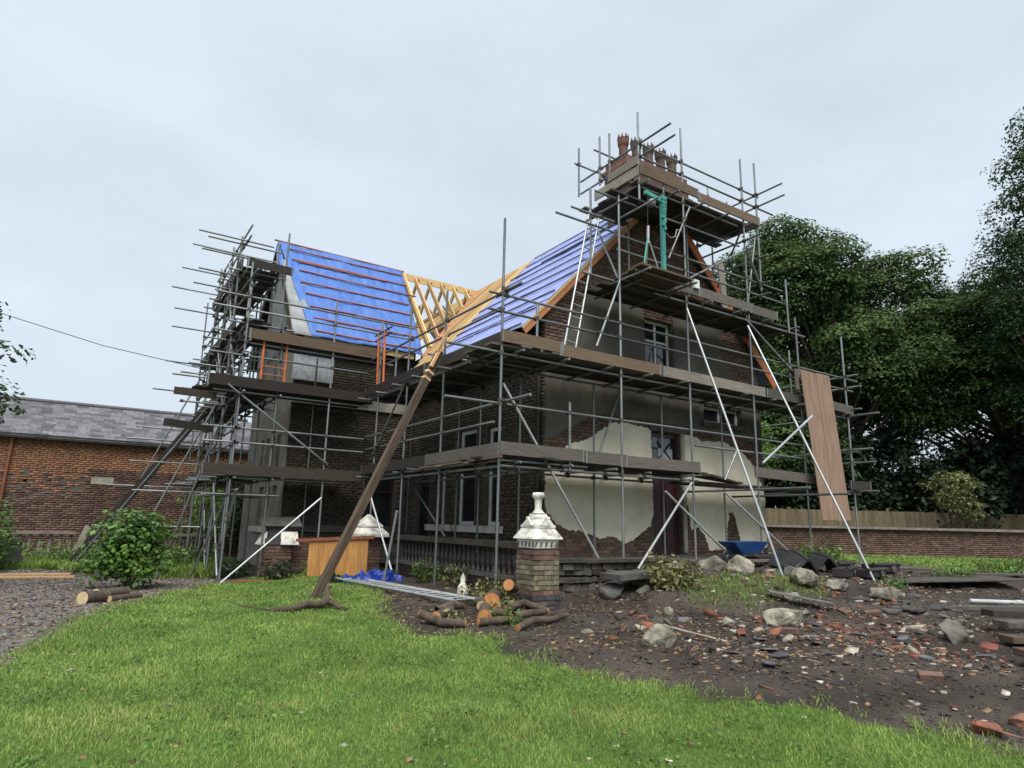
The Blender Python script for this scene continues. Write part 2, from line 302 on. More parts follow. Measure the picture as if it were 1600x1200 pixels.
vattr(gm,'moss',np.clip(sdist(P2,MOSS)*1.6+.3,0,1))
put('ground',gm,kind='structure')
# ---------------------------------------------------------------- house
HX0,HX1,HY0,HYB=7.93,15.2,10.85,25.0
RX,RZ,S1=11.45,10.05,1.06            # main ridge (along Y) and slope
WX0,WY0,WY1=4.4,17.45,22.2           # left wing
WRY,WRZ,S2=19.83,10.0,1.28
def zm(x): return RZ-S1*abs(RX-x)
def zw(y): return WRZ-S2*abs(WRY-y)
house=thing('brick_house','old brick house wrapped in scaffolding with stripped roof and blue sheeting','house',(11,17,.9))
HP=-Vector((11,17,.9))
def hpart(mb,name,mats,parent=None,**k):
    """part of the house given in world coordinates"""
    o=mb.obj(name,mats,parent or house,**k)
    if parent is None: o.location=HP
    return o
BR_L,BR_H,JT=.215,.065,.010
def brick_mesh(l,h,d):
    mb=MB(); b=.004; mb.box((0,0,0),(l,d,h)); return mb
class Wall:
    """a wall slab with openings: o origin, u horizontal dir, n outward normal; built in (u,z)"""
    def __init__(s,name,o,u,n,w,z0,top,openings,slab,inside=.3,parent=None,loc=None):
        s.o=Vector(o);s.u=Vector(u);s.n=Vector(n);s.name=name
        s.w=w;s.z0=z0;s.top=top;s.op=openings
        us=sorted({0,w,*[q for a in openings for q in a[:2]]}); zmax=max(top(k*w/40) for k in range(41))
        zs=sorted({z0,zmax+.01,*[q for a in openings for q in a[2:4]]})
        bm=bmesh.new()
        for i in range(len(us)-1):
            for j in range(len(zs)-1):
                cu=(us[i]+us[i+1])/2;cz=(zs[j]+zs[j+1])/2
                if any(a[0]<cu<a[1] and a[2]<cz<a[3] for a in openings): continue
                bm.faces.new([bm.verts.new((q[0],0,q[1])) for q in((us[i],zs[j]),(us[i+1],zs[j]),(us[i+1],zs[j+1]),(us[i],zs[j+1]))])
        for a in openings:   # reveals
            for p,q in(((a[0],a[2]),(a[1],a[2])),((a[1],a[2]),(a[1],a[3])),((a[1],a[3]),(a[0],a[3])),((a[0],a[3]),(a[0],a[2]))):
                bm.faces.new([bm.verts.new(v) for v in((p[0],0,p[1]),(q[0],0,q[1]),(q[0],-inside,q[1]),(p[0],-inside,p[1]))])
        k=60   # clip to the roof line
        brk=[]
        if getattr(top,'planes',None):
            for co,no in top.planes:
                bmesh.ops.bisect_plane(bm,geom=bm.verts[:]+bm.edges[:]+bm.faces[:],plane_co=co,plane_no=no,clear_outer=True)
        for v in bm.verts: v.co=s.P(v.co.x,v.co.z,v.co.y)
        bmesh.ops.recalc_face_normals(bm,faces=bm.faces)
        me=bpy.data.meshes.new(name); bm.to_mesh(me); bm.free(); me.materials.append(MATS[slab])
        s.ob=put(name,me,parent or house,loc=HP if loc is None else loc)
    def P(s,u,z,d=0.): return s.o+s.u*u+Vector((0,0,z))+s.n*d
    def bricks(s,matname,objmat,keep=None,nobj=0,proud=.009,near=None,label=None):
        M=Matrix((s.u,s.n,Vector((0,0,1)))).transposed()
        rows=[]; r=0; z=s.z0+BR_H/2
        while True:
            if z>max(s.top(k*s.w/40) for k in range(41)): break
            x=-BR_L/2*(r%2)*1.0
            while x<s.w:
                c=x+BR_L/2
                l=BR_L if r%6 else .1025
                if x+l>0 and c<s.w and z+.04<s.top(min(max(c,0),s.w)) and not any(a[0]-.02<c+l/2 and c-l/2<a[1]+.02 and a[2]-.03<z<a[3]+.03 for a in s.op) and (keep is None or keep(c,z)):
                    x0_=max(x,0);x1_=min(x+l,s.w)
                    if x1_-x0_>.05: rows.append(((x0_+x1_)/2,z,x1_-x0_))
                x+=l+JT
            z+=BR_H+JT; r+=1
        if not rows: return
        rows=np.array(rows)
        if nobj and near is not None:
            od=np.argsort([(s.P(a,b)-Vector(near)).length for a,b,_ in rows]); objs,rest=rows[od[:nobj]],rows[od[nobj:]]
        else: objs,rest=rows[:0],rows
        meshes={}
        for a,b,l in objs:
            key=round(l,2)
            if key not in meshes: meshes[key]=MB().box((0,0,0),(key,.06,BR_H)).mesh('brick',objmat)
            o=put('brick',meshes[key],s.ob)
            o.matrix_basis=Matrix.Translation(s.P(a,b,proud-.03+random.uniform(-.003,.004)))@M.to_4x4()
        n=len(rest)
        if n:
            l=rest[:,2]/2-rng.uniform(0,.003,n); h=np.full(n,BR_H/2); d0=proud+rng.uniform(-.004,.005,n)
            cu=rest[:,0];cz=rest[:,1]+rng.uniform(-.002,.002,n)
            C=[(-1,-1),(1,-1),(1,1),(-1,1)]
            V=np.zeros((n,8,3)); u=np.array(s.u);nn=np.array(s.n);o=np.array(s.o)
            for i,(p,q) in enumerate(C):
                base=o+np.outer(cu+p*l,u); base[:,2]+=cz+q*h
                V[:,i]=base+np.outer(d0,nn); V[:,i+4]=base-nn*.004
            b=(np.arange(n)*8)[:,None,None]; FF=np.array([(0,1,2,3),(0,4,5,1),(1,5,6,2),(2,6,7,3),(3,7,4,0)])
            F=(b+FF).reshape(-1,4)
            # orientation
            me=fastmesh('brickwork',V.reshape(-1,3),F,matname,tint=np.repeat(rng.random(n),5))
            put('brickwork',me,s.ob,kind='stuff',label=label)
def topfn(f,planes):
    def t(u): return f(u)
    t.planes=planes; return t
W_=HX1-HX0
# main gable wall (faces -Y)
gtop=topfn(lambda u: min(9.75,zm(HX0+u)-.05),[((0,0,zm(HX0)-.05),(-S1,0,1)),((W_,0,zm(HX1)-.05),(S1,0,1)),((0,0,9.75),(0,0,1))])
DOOR=(3.13,4.07,.95,3.78); WUP=(2.98,3.92,5.42,6.55); WLO=(4.98,6.45,4.2,4.62); HOLE=(2.3,2.52,5.42,5.6)
front=Wall('gable_wall',(HX0,HY0,0),(1,0,0),(0,-1,0),W_,.7,gtop,[DOOR,WUP,WLO,HOLE],'mortar')
CREAM_L=[(7.95,2.63),(8.2,2.95),(8.44,3.16),(8.66,3.29),(9.05,3.4),(9.44,3.62),(9.78,3.83),(10.13,3.89),(11.02,3.83),(11.03,3.08),(11.03,1.91),(10.93,1.59),(10.62,1.41),(10.33,1.26),(10.14,1.22),(9.76,1.36),(9.40,1.30),(9.1,1.42),(8.87,1.46),(8.53,1.48),(8.25,1.60),(8.03,1.83),(7.95,2.0)]
CREAM_R=[(12.12,3.78),(12.54,3.79),(12.77,3.68),(13.62,3.75),(14.37,3.51),(14.79,3.17),(14.85,2.92),(15.1,2.69),(15.17,2.45),(15.15,1.12),(14.2,1.02),(13.96,1.7),(13.85,2.0),(13.68,1.95),(13.5,1.05),(12.91,1.05),(12.75,1.42),(12.5,1.6),(12.3,1.52),(12.2,2.09),(12.12,2.85)]
GREY_LOW=[(7.95,3.3),(8.2,3.4),(8.43,3.55),(8.8,3.7),(9.14,3.92),(9.61,4.06),(10.2,4.0),(10.69,4.06),(11.3,3.98),(11.98,4.0),(12.8,3.92),(14.0,3.9),(15.18,3.74),(15.18,5.19),(12.93,5.19),(12.93,4.63),(14.4,4.63),(14.4,4.19),(12.9,4.19),(12.9,4.63),(12.91,5.19),(7.95,5.19)]
GREY_UP=[(8.35,5.4),(8.5,5.9),(8.75,6.18),(8.8,6.45),(9.15,6.75),(9.3,7.1),(9.94,7.2),(10.85,7.0),(10.88,5.4)]
GREY_UP2=[(11.88,5.4),(11.88,7.0),(12.34,6.97),(13.2,6.94),(13.57,6.74),(13.74,6.45),(13.6,6.1),(13.9,5.75),(14.2,5.4)]
def jag(poly,amp=.03,step=.035,fixed=()):
    out=[]; n=len(poly)
    for i in range(n):
        a=Vector(poly[i]);b=Vector(poly[(i+1)%n]); k=max(1,int((b-a).length/step))
        for j in range(k):
            p=a.lerp(b,j/k); q=noise.noise_vector(Vector((p.x*3.1,p.y*3.1,1.7)))*amp*.35+noise.noise_vector(Vector((p.x*13,p.y*13,5)))*amp*1.3+noise.noise_vector(Vector((p.x*41,p.y*41,5)))*amp*.6
            out.append((min(max(p.x+q.x,HX0+.003),HX1-.003),p.y+q.y))
    return out
for nm,pl,mt_ in(('render_patch',CREAM_L,'render_cream'),('render_patch',CREAM_R,'render_cream'),('render_patch',GREY_LOW,'render_grey'),('render_patch',GREY_UP,'render_grey'),('render_patch',GREY_UP2,'render_grey')):
    pts=jag(pl); pts=[(x,z) for x,z in pts]
    mb=MB().prism([(x,HY0-.003,z) for x,z in pts],(0,-.021 if mt_=='render_cream' else -.024,0))
    mb.obj(nm,mt_,front.ob,label='cream painted render broken off in jagged edges' if mt_=='render_cream' else 'grey cement render with broken edges')
front.bricks('brick_red','brick_red_o',None,300,near=(9,9,1.2))
# stone string course and door surround
mb=MB(); mb.box2((HX0-.05,HY0-.09,5.2),(HX1+.03,HY0+.02,5.38)); mb.obj('string_course','stone_dark',front.ob)
mb=MB()
mb.box2((12.02,HY0-.045,1.0),(12.13,HY0+.1,3.86)); mb.obj('door_jamb','stone_pale',front.ob)
mb=MB().box2((10.95,HY0-.05,3.80),(12.2,HY0+.1,3.95)); mb.obj('door_lintel','stone_dark',front.ob)
# door
door=MB(); dx0,dx1=11.06,12.0
door.box2((dx0,HY0+.12,.96),(dx1,HY0+.17,2.95)); D=hpart(door,'front_door','maroon')
for (a,b,c,d) in((.1,.42,.15,.75),(.52,.84,.15,.75),(.1,.42,.9,1.85),(.52,.84,.9,1.85)):
    mb=MB(); x0,x1,z0,z1=dx0+a,dx0+b,.96+c,.96+d
    mb.box2((x0,HY0+.105,z0),(x1,HY0+.121,z0+.03)).box2((x0,HY0+.105,z1-.03),(x1,HY0+.121,z1)).box2((x0,HY0+.105,z0+.03),(x0+.03,HY0+.121,z1-.03)).box2((x1-.03,HY0+.105,z0+.03),(x1,HY0+.121,z1-.03))
    mb.obj('door_panel','maroon',D)
MB().lathe([(.0,0),(.02,.004),(.03,.02),(.025,.04),(0,.05)],n=10).obj('door_knob','black_iron',D,loc=(dx0+.08,HY0+.118,1.95),rot=(math.pi/2,0,0))
fr=MB(); fr.box2((dx0,HY0+.1,2.95),(dx1,HY0+.19,3.05)).box2((dx0,HY0+.1,3.68),(dx1,HY0+.19,3.78)).box2((dx0,HY0+.1,3.05),(dx0+.07,HY0+.19,3.68)).box2((dx1-.07,HY0+.1,3.05),(dx1,HY0+.19,3.68))
T=hpart(fr,'transom_window','maroon')
MB().box2((dx0+.07,HY0+.14,3.05),(dx1-.07,HY0+.15,3.68)).obj('pane','glass',T)
x=MB(); cx,cz=(dx0+dx1)/2+.08,3.36
for an in(.75,-.75): x.box((cx,HY0+.125,cz),(.62,.02,.035),Matrix.Rotation(an,3,'Y'))
x.obj('glazing_cross','black_iron',T)
MB().box2((dx0+.34,HY0+.132,3.1),(dx1-.12,HY0+.139,3.42)).obj('paper_sheet','plastic_grey',T)
MB().box2((dx0-.1,HY0-.25,.86),(dx1+.1,HY0+.05,.955)).obj('door_step','stone_dark',D)
# windows --------------------------------------------------------
def window(wall,op,frame='paint_white',mull=1,bars=1,setb=.13,fw_=.06,glass='glass',sill=None,parent=None,transom=None):
    a,b,c,d=op; mb=MB()
    M=Matrix((wall.u,wall.n,Vector((0,0,1)))).transposed()
    def bx(mb,u0,u1,z0,z1,d0,d1): mb.box(wall.P((u0+u1)/2,(z0+z1)/2,(d0+d1)/2),(abs(u1-u0),abs(d1-d0),abs(z1-z0)),M)
    bx(mb,a,a+fw_,c,d,-setb,-setb-.07); bx(mb,b-fw_,b,c,d,-setb,-setb-.07); bx(mb,a+fw_,b-fw_,c,c+fw_,-setb,-setb-.07); bx(mb,a+fw_,b-fw_,d-fw_,d,-setb,-setb-.07)
    w=mb.obj('window',frame,house,loc=HP)
    for i in range(1,mull+1):
        mb=MB(); u=a+(b-a)*i/(mull+1); bx(mb,u-.025,u+.025,c+fw_,d-fw_,-setb+.004,-setb-.06); mb.obj('mullion',frame,w)
    if transom: mb=MB(); z=c+(d-c)*transom; bx(mb,a+fw_,b-fw_,z-.025,z+.025,-setb+.007,-setb-.055); mb.obj('glazing_bar',frame,w)
    mb=MB(); bx(mb,a+fw_,b-fw_,c+fw_,d-fw_,-setb-.03,-setb-.04); mb.obj('pane',glass,w)
    if sill: mb=MB(); bx(mb,a-.12,b+.12,c-.13,c-.002,.1,-setb); mb.obj('sill',sill,w)
    return w
window(front,WUP,mull=1,transom=.55)
window(front,WLO,mull=1,sill='stone_dark')
MB().box2((HX0+HOLE[0]-.02,HY0+.29,5.3),(HX0+HOLE[1]+.02,HY0+.3,5.7)).obj('hole_back','void',front.ob)
# side wall of the gable wing (faces -X)
sw=WY0-HY0
stop=topfn(lambda u: zm(HX0)-.02,[])
SW1=(2.28,3.05,1.5,3.85); SW2=(3.62,3.85+.6,1.5,3.85)
def su(y): return y-HY0
SA=(su(12.5),su(13.15),1.52,3.8); SB=(su(13.65),su(14.55),1.52,3.85); SC=(su(16.1),su(16.9),1.0,3.4); SD=(su(15.15),su(15.5),1.52,3.0)
side=Wall('side_wall',(HX0,HY0,0),(0,1,0),(-1,0,0),sw,.5,stop,[SA,SB,SC,SD],'mortar')
side.bricks('brick_brown','brick_buff_o')
for o_ in(SA,SB,SD): window(side,o_,mull=0,transom=None if o_ is SD else .5,fw_=.09,setb=.1)
window(side,SC,frame='maroon',mull=0,transom=.75)
mb=MB().box2((HX0-.14,12.35,1.36),(HX0+.02,16.0,1.515)); mb.obj('sill_band','stone_white',side.ob)
mb=MB().box2((HX0-.08,HY0+.01,5.18),(HX0+.02,WY0,5.38)); mb.obj('string_course','stone_pale',side.ob)
MB().tube((HX0-.07,HY0+.12,.9),(HX0-.07,HY0+.12,5.2),.045,n=10).obj('downpipe','black_iron',side.ob)
# wing front wall (faces -Y)
ww=HX0-WX0
wtop=topfn(lambda u: zw(WY0)-.02,[])
wing=Wall('wing_wall',(WX0,WY0,0),(1,0,0),(0,-1,0),ww,.1,wtop,[(2.2,3.1,.9,3.0)],'mortar')
wing.bricks('brick_brown','brick_buff_o')
window(wing,(2.2,3.1,.9,3.0),frame='maroon',mull=0,transom=.7)
MB().box2((WX0-.02,WY0-.1,4.62),(HX0-.2,WY0+.02,4.92)).obj('string_course','stone_pale',wing.ob)
MB().box2((WX0-.02,WY0-.07,1.25),(HX0-.2,WY0+.02,1.42)).obj('plinth_course','stone_dark',wing.ob)
# wing gable (faces -X)
gw=WY1-WY0
g2=topfn(lambda u: min(zw(WY0+u)-.05,9.9),[((0,0,zw(WY0)-.05),(-S2,0,1)),((gw,0,zw(WY1)-.05),(S2,0,1))])
ops=[(.75+.62*i,1.17+.62*i,2.75,3.85) for i in range(4)]+[(.65+.75*i,1.2+.75*i,1.35,2.45) for i in range(3)]
wg=Wall('wing_gable_wall',(WX0,WY0,0),(0,1,0),(-1,0,0),gw,.1,g2,ops,'stone_pale')
for q in ops: window(wg,q,frame='stone_pale',mull=0,fw_=.05,setb=.1)
MB().box2((WX0-.14,WY0+.35,1.2),(WX0+.02,WY0+3.2,1.345)).obj('sill_band','stone_white',wg.ob)
for a,b,c,d in((0.02,.95,6.95,7.02+.0),):
    pass
# boarded gable panels (grey sheets) and silver insulation by the eaves
for i in range(4):
    y0=WY0+.06+i*1.15; y1=y0+1.12
    zt=lambda y: zw(y)-.12
    pts=[(WX0-.012,y0,6.35),(WX0-.012,min(y1,WY1-.05),6.35)]
    pts+=[(WX0-.012,y,zt(y)) for y in np.linspace(min(y1,WY1-.05),y0,7)]
    MB().prism(pts,(-.02,0,0)).obj('gable_board','grey_board',wg.ob)
mb=MB().box2((WX0-.05,WY0-.06,5.25),(WX0+1.05,WY0-.004,6.3)); mb.obj('insulation_sheet','foil',wing.ob,label='crinkled silver insulation sheet')
# hidden outer walls so the house is a closed volume
hid=MB(); hid.box2((HX1-.3,HY0+.31,.5),(HX1-.02,HYB,zm(HX1)-.1)); hid.box2((HX0+.3,HYB-.3,.5),(HX1-.3,HYB,zm(HX0)-.3)); hid.box2((WX0+.31,WY1-.3,.1),(HX0,WY1-.01,zw(WY1)-.15)); hid.box2((HX0+.005,WY1,.5),(HX0+.3,HYB-.3,zm(HX0)-.1))
hpart(hid,'rear_wall','mortar')
ca=MB(); ca.box2((HX0+.32,HY0+.32,5.2),(HX1-.32,HYB-.32,5.28)); ca.box2((WX0+.32,WY0+.32,5.2),(HX0+.3,WY1-.32,5.27)); hpart(ca,'ceiling_floor','board_grey')
# ---------------------------------------------------------------- roofs
EX0=7.2; EY0=10.70; REND=24.8
def mp(x,y,d=0.):   # point on left slope of main roof, d above it
    k=1/math.hypot(1,S1); return Vector((x-S1*k*d,y,zm(x)+k*d))
def mpr(x,y,d=0.):
    k=1/math.hypot(1,S1); return Vector((x+S1*k*d,y,zm(x)+k*d))
def wp(x,y,d=0.):
    k=1/math.hypot(1,S2); return Vector((x,y-S2*k*d,zw(y)+k*d))
def wpr(x,y,d=0.):
    k=1/math.hypot(1,S2); return Vector((x,y+S2*k*d,zw(y)+k*d))
def valley_y(x): # main left slope meets wing front slope
    return WRY-(WRZ-zm(x))/S2
def sheet(fn,quad,nu,nv,name,mt_,amp=.012,seed=0.,thick=.006,parent=None,sag=0.,nb=9):
    """a slightly billowing sheet over a 4-cornered patch (a,b along the bottom; d,c along the top)"""
    a,b,c,d=[Vector(q) for q in quad]; V=[];
    for j in range(nv+1):
        for i in range(nu+1):
            u,v=i/nu,j/nv; p=(a*(1-u)+b*u)*(1-v)+(d*(1-u)+c*u)*v
            h=amp*(noise.noise(Vector((p.x*1.3+seed,p.y*1.3,seed)))+.5*noise.noise(Vector((p.x*4+seed,p.y*4,seed+4))))
            h-=sag*abs(math.sin(v*nb*math.pi))
            V.append(fn(p.x,p.y,.03+h))
    top=[tuple(v) for v in V]; F=[]; n=nu+1
    for j in range(nv):
        for i in range(nu): F.append((j*n+i,j*n+i+1,(j+1)*n+i+1,(j+1)*n+i))
    mb=MB(); mb.add(top,F,True); o=mb.obj(name,mt_,parent)
    md=o.modifiers.new('t','SOLIDIFY'); md.thickness=thick; md.offset=-1
    return o
roof=hpart(MB().box2((RX-.02,EY0+.3,RZ-.3),(RX+.02,15.6,RZ-.06)),'main_roof','pine')
# membrane on the left slope, right end open towards the valley
NS=5
for q in range(NS):   # overlapping courses of membrane, each lapped over the one below
    xa=EX0+(RX-.02-EX0)*q/NS-(.12 if q else 0); xb=EX0+(RX-.02-EX0)*(q+1)/NS; f0=(xa-EX0)/(RX-EX0); f1=(xb-EX0)/(RX-EX0)
    o=sheet(lambda x,y,d,q=q,xa=xa,xb=xb: mp(x,y,d+.014*(1-(x-xa)/(xb-xa))-.004),((xa,EY0,0),(xa,15.0+1.3*f0+random.uniform(-.15,.1),0),(xb,15.0+1.3*f1+random.uniform(-.15,.1),0),(xb,EY0,0)),40,12,'roof_membrane','membrane',parent=roof,amp=.016,seed=q*3.,thick=.003,sag=.006,nb=2)
sheet(mpr,((15.7,EY0,0),(15.7,REND,0),(RX+.02,REND,0),(RX+.02,EY0,0)),20,20,'roof_membrane','membrane',parent=roof)
def bar(p1,p2,w,h,up_): # rectangular bar between points; up_ = thickness direction
    p1=Vector(p1);p2=Vector(p2); z=(p2-p1); L=z.length; z.normalize(); y=Vector(up_); y=(y-z*y.dot(z)).normalized(); x=y.cross(z)
    M=Matrix((x,y,z)).transposed(); return (p1+p2)/2,(w,h,L),M
UNITBOX=None
def barobj(name,p1,p2,w,h,up_,mt_,parent,jit=0.,**k):
    """bar as an object sharing one unit box per material"""
    key='bar_'+mt_
    if key not in bpy.data.meshes: MB().box((0,0,0),(1,1,1)).mesh(key,mt_)
    c,s,M=bar(p1,p2,w,h,up_)
    o=put(name,bpy.data.meshes[key],parent,**k); inv=Matrix.Identity(4)
    o.matrix_basis=Matrix.Translation(c)@M.to_4x4()@Matrix.Diagonal((*s,1)); return o
upm=Vector((-S1,0,1)).normalized(); upw=Vector((0,-S2,1)).normalized()
nb=10
for i in range(nb):
    x=EX0+.1+i*(RX-EX0-.2)/(nb-1); f=i/(nb-1)
    y1=15.0+1.3*f+random.uniform(-.25,.1); 
    ym=random.uniform(12.6,13.9); j0,j1=random.uniform(-.02,.02),random.uniform(-.02,.02)
    barobj('batten',mp(x+j0,EY0+random.uniform(.0,.12),.062),mp(x+j1,ym,.062),.032,.025,upm,'batten_purple',roof); barobj('batten',mp(x+j1+random.uniform(-.025,.025),ym+.01,.062),mp(x+random.uniform(-.03,.03),y1,.062),.032,.025,upm,'batten_purple',roof)
barobj('batten',mp(10.55,EY0+.8,.058),mp(10.55,14.6,.058),.032,.025,upm,'batten_purple',roof)
# verge boards (orange new timber) on the gable
for d_,w_,m_ in((0,.12,'pine_orange'),(.085,.045,'pine')):
    barobj('verge_board',mp(EX0,EY0-.03-d_*.2,-.08+d_),mp(RX,EY0-.03-d_*.2,-.08+d_),.035,w_,upm,m_,roof)
barobj('verge_board',mpr(15.75,EY0-.03,-.08),mpr(RX,EY0-.03,-.08),.035,.2,(S1,0,1),'orange_paint',roof)
for i in range(11):   # verge rafter ladder noggins
    x=EX0+.3+i*.36; barobj('noggin',mp(x,EY0,-.06),mp(x,EY0+.24,-.06),.045,.1,upm,'pine_orange',roof)
# bare yellow rafters between membrane and valley, and beyond
y=15.15; i=0
while y<24.6:
    xt=RX-.03
    xb=EX0+.1
    # lower end stops at the valley
    for x in np.linspace(EX0+.1,RX-.03,60):
        if y<valley_y(x)+.0 or y>2*WRY-valley_y(x): xb=x; break
    else: xb=None
    if y>=15.0 and xb is not None and xt-xb>.25:
        barobj('rafter',mp(xb,y,-.07),mp(xt,y,-.07),.05,.15,upm,'pine',roof)
    y+=.23 if y<18.5 else .4; i+=1
for k in range(9):   # loose new battens stacked over the rafters, running with the slope
    y=15.25+k*.075; barobj('rafter',mp(EX0+.55+.12*k,y,.03),mp(RX-.1,y+1.02,.03),.05,.04,upm,'pine',roof)
barobj('ridge_board',(RX,15.4,RZ-.12),(RX,REND,RZ-.12),.04,.24,(0,0,1),'pine',roof)
y=15.6
while y<24.6:
    barobj('rafter',mpr(RX+.03,y,-.22),mpr(15.6,y,-.22),.05,.15,(S1,0,1),'pine',roof); y+=.6
# wing roof
wroof=hpart(MB().box2((4.2,WRY-.02,WRZ-.3),(8.3,WRY+.02,WRZ-.06)),'wing_roof','pine')
EYW=17.0; WXE=4.14
def wp2(x,y,d=0.): return wp(x,y,d)
sheet(wp,((WXE+.5,EYW,0),(7.95,EYW,0),(8.3,WRY-.01,0),(WXE+.02,WRY-.01,0)),44,36,'blue_tarpaulin','tarp_blue',amp=.045,seed=3.,parent=wroof,thick=.004)
# tarpaulin end wrapped over the apex of the verge
mb=MB(); V=[];n=13
for j in range(11):
    for i in range(n):
        u=i/(n-1); v=j/10; y=WRY-.02-v*1.05; z=zw(y)
        drop=.5*(1-v*.7)*u+.04*math.sin(9*v+5*u)
        V.append((WXE+.06-.09*min(1,u*3)-.05*noise.noise(Vector((u*3,v*4,2))),y-.05*u,z+.055-drop))
mb.add(V,[(j*n+i,j*n+i+1,(j+1)*n+i+1,(j+1)*n+i) for j in range(10) for i in range(n-1)],True)
o=mb.obj('tarpaulin_flap','tarp_blue',wroof); md=o.modifiers.new('t','SOLIDIFY'); md.thickness=.005
mb=MB(); V=[]
for j in range(9):
    for i in range(9):
        u=i/8;v=j/8; y=WRY+.02+v*.8; V.append((WXE+.02-.06*math.sin(u*2),y,zw(y)+.05-.35*u*(1-.5*v)))
mb.add(V,[(j*9+i,j*9+i+1,(j+1)*9+i+1,(j+1)*9+i) for j in range(8) for i in range(8)],True); mb.obj('tarpaulin_flap','tarp_blue',wroof)
# grey undersheet showing at the verge under the tarpaulin
sheet(wp,((WXE+.02,EYW,0),(WXE+.75,EYW,0),(WXE+.6,WRY-.6,0),(WXE+.02,WRY-.6,0)),6,12,'roof_undersheet','grey_board',parent=wroof,amp=.0).location=(0,-.004,-.02)
sheet(wpr,((WXE,22.66,0),(8.3,22.66,0),(8.3,WRY+.01,0),(WXE,WRY+.01,0)),14,14,'roof_membrane','black_clay',parent=wroof)
nb=8
for i in range(nb):
    y=EYW+.12+i*(WRY-EYW-.32)/(nb-1); f=i/(nb-1)
    x0=WXE+.62-.35*f+random.uniform(0,.12); x1=min(8.25+random.uniform(-.1,.35), 8.6)-.45*(1-f)
    xm=random.uniform(5.6,6.9); j=random.uniform(-.02,.02)
    barobj('batten',wp(x0,y+random.uniform(-.02,.02),.07),wp(xm,y+j,.07),.04,.03,upw,'batten_red',wroof); barobj('batten',wp(xm+.01,y+j+random.uniform(-.02,.02),.07),wp(x1,y+random.uniform(-.02,.02),.07),.04,.03,upw,'batten_red',wroof)
barobj('batten',wp(WXE+.5,WRY-.62,.075),wp(7.5,WRY-.6,.075),.045,.032,upw,'batten_red',wroof)
barobj('ridge_board',(8.1,WRY,WRZ-.13),(RX-.03,WRY,WRZ-.13),.04,.24,(0,0,1),'pine',wroof)
barobj('ridge_board',(WXE-.1,WRY,WRZ+.05),(8.4,WRY,WRZ+.03),.05,.04,(0,0,1),'batten_red',wroof)
barobj('fascia_board',wp(WXE+.35,EYW,-.1),wp(7.7,EYW,-.1),.16,.03,(0,-1,0),'pine',wroof)
for s_ in(0,):
    barobj('verge_board',wp(WXE+.02,EYW,-.1),wp(WXE+.02,WRY,-.1),.04,.2,upw,'old_timber',wroof)
    barobj('verge_board',wpr(WXE+.02,22.66,-.1),wpr(WXE+.02,WRY,-.1),.04,.2,(0,S2,1),'old_timber',wroof)
x=8.32
while x<11.35:      # open rafters, front slope to the valley, rear slope to the far eaves
    yb=max(EYW+.05,valley_y(x)) if x>7.2 else EYW
    if x<RX: barobj('rafter',wp(x,yb+.05,-.08),wp(x,WRY-.03,-.08),.05,.15,upw,'pine',wroof)
    x2=x+.12
    barobj('rafter',wpr(x2,min(22.6,2*WRY-valley_y(x2)),-.08),wpr(x2,WRY+.03,-.08),.05,.15,(0,S2,1),'pine',wroof)
    x+=.5
barobj('rafter',wp(8.36,EYW+.3,.02),wp(8.36,WRY-.05,.02),.07,.05,upw,'pine',wroof)
barobj('valley_board',mp(EX0+.75,valley_y(EX0+.75),-.03),mp(RX-.05,valley_y(RX-.05),-.03),.22,.035,(-.5,-.5,1),'pine_orange',wroof)
for x in (8.6,9.4,10.2,10.9):
    barobj('collar_tie',(x,WRY-1.1,WRZ-1.5),(x,WRY+1.1,WRZ-1.5),.05,.12,(0,0,1),'pine',wroof)
    barobj('strut',(x,WRY-.5,WRZ-1.5),(x,WRY+.5,WRZ-.7),.04,.07,(0,0,1),'pine',wroof)
# ---------------------------------------------------------------- chimney
CX0,CX1,CY0,CY1=10.5,12.85,10.95,11.85
ch=MB(); ch.box2((CX0+.08,CY0+.08,8.2),(CX1-.08,CY1-.08,10.1)); CH=hpart(ch,'chimney','mortar')
for z0,z1,e,m_ in((10.1,10.2,.0,'brick_red_o'),(10.2,10.3,.05,'terracotta'),(10.3,10.62,-.03,'brick_red_o'),(10.62,10.72,.04,'terracotta'),(10.72,10.92,-.05,'brick_red_o'),(10.92,11.01,-.2,'brick_red_o')):
    MB().box2((CX0-e,CY0-e,z0),(CX1+e,CY1+e,z1)).obj('corbel_course',m_,CH)
class _CW: pass
def chbricks():
    me={}
    for (o,u,n,w) in(((CX0+.08,CY0+.08),(1,0),(0,-1),CX1-CX0-.16),((CX0+.08,CY0+.08),(0,1),(-1,0),CY1-CY0-.16)):
        r=0; z=8.25
        while z<10.08:
            x=-(BR_L/2)*(r%2)
            while x<w:
                a=max(x,0);b=min(x+BR_L,w)
                if b-a>.05:
                    l=round(b-a,2); 
                    if l not in me: me[l]=MB().box((0,0,0),(l,.05,BR_H)).mesh('brick','brick_red_o')
                    c=(a+b)/2; q=put('brick',me[l],CH)
                    q.matrix_basis=Matrix.Translation((o[0]+u[0]*c+n[0]*-.013,o[1]+u[1]*c+n[1]*-.013,z))@Matrix.Rotation(math.atan2(u[1],u[0]),4,'Z')
                x+=BR_L+JT
            z+=BR_H+JT; r+=1
chbricks()
def pot_mesh(h):
    mb=MB(); mb.lathe([(.15,0),(.155,.05),(.125,.08),(.12,h*.55),(.125,h*.6),(.15,h*.68),(.155,h*.74),(.155,h-.07),(.10,h-.07)],n=8,smooth=False,rot=.39)
    for k in range(8):
        a=k*math.pi/4+.39; c=(.135*math.cos(a),.135*math.sin(a),h-.02); mb.box(c,(.06,.05,.12),Matrix.Rotation(a,3,'Z'),taper=.25)
    return mb
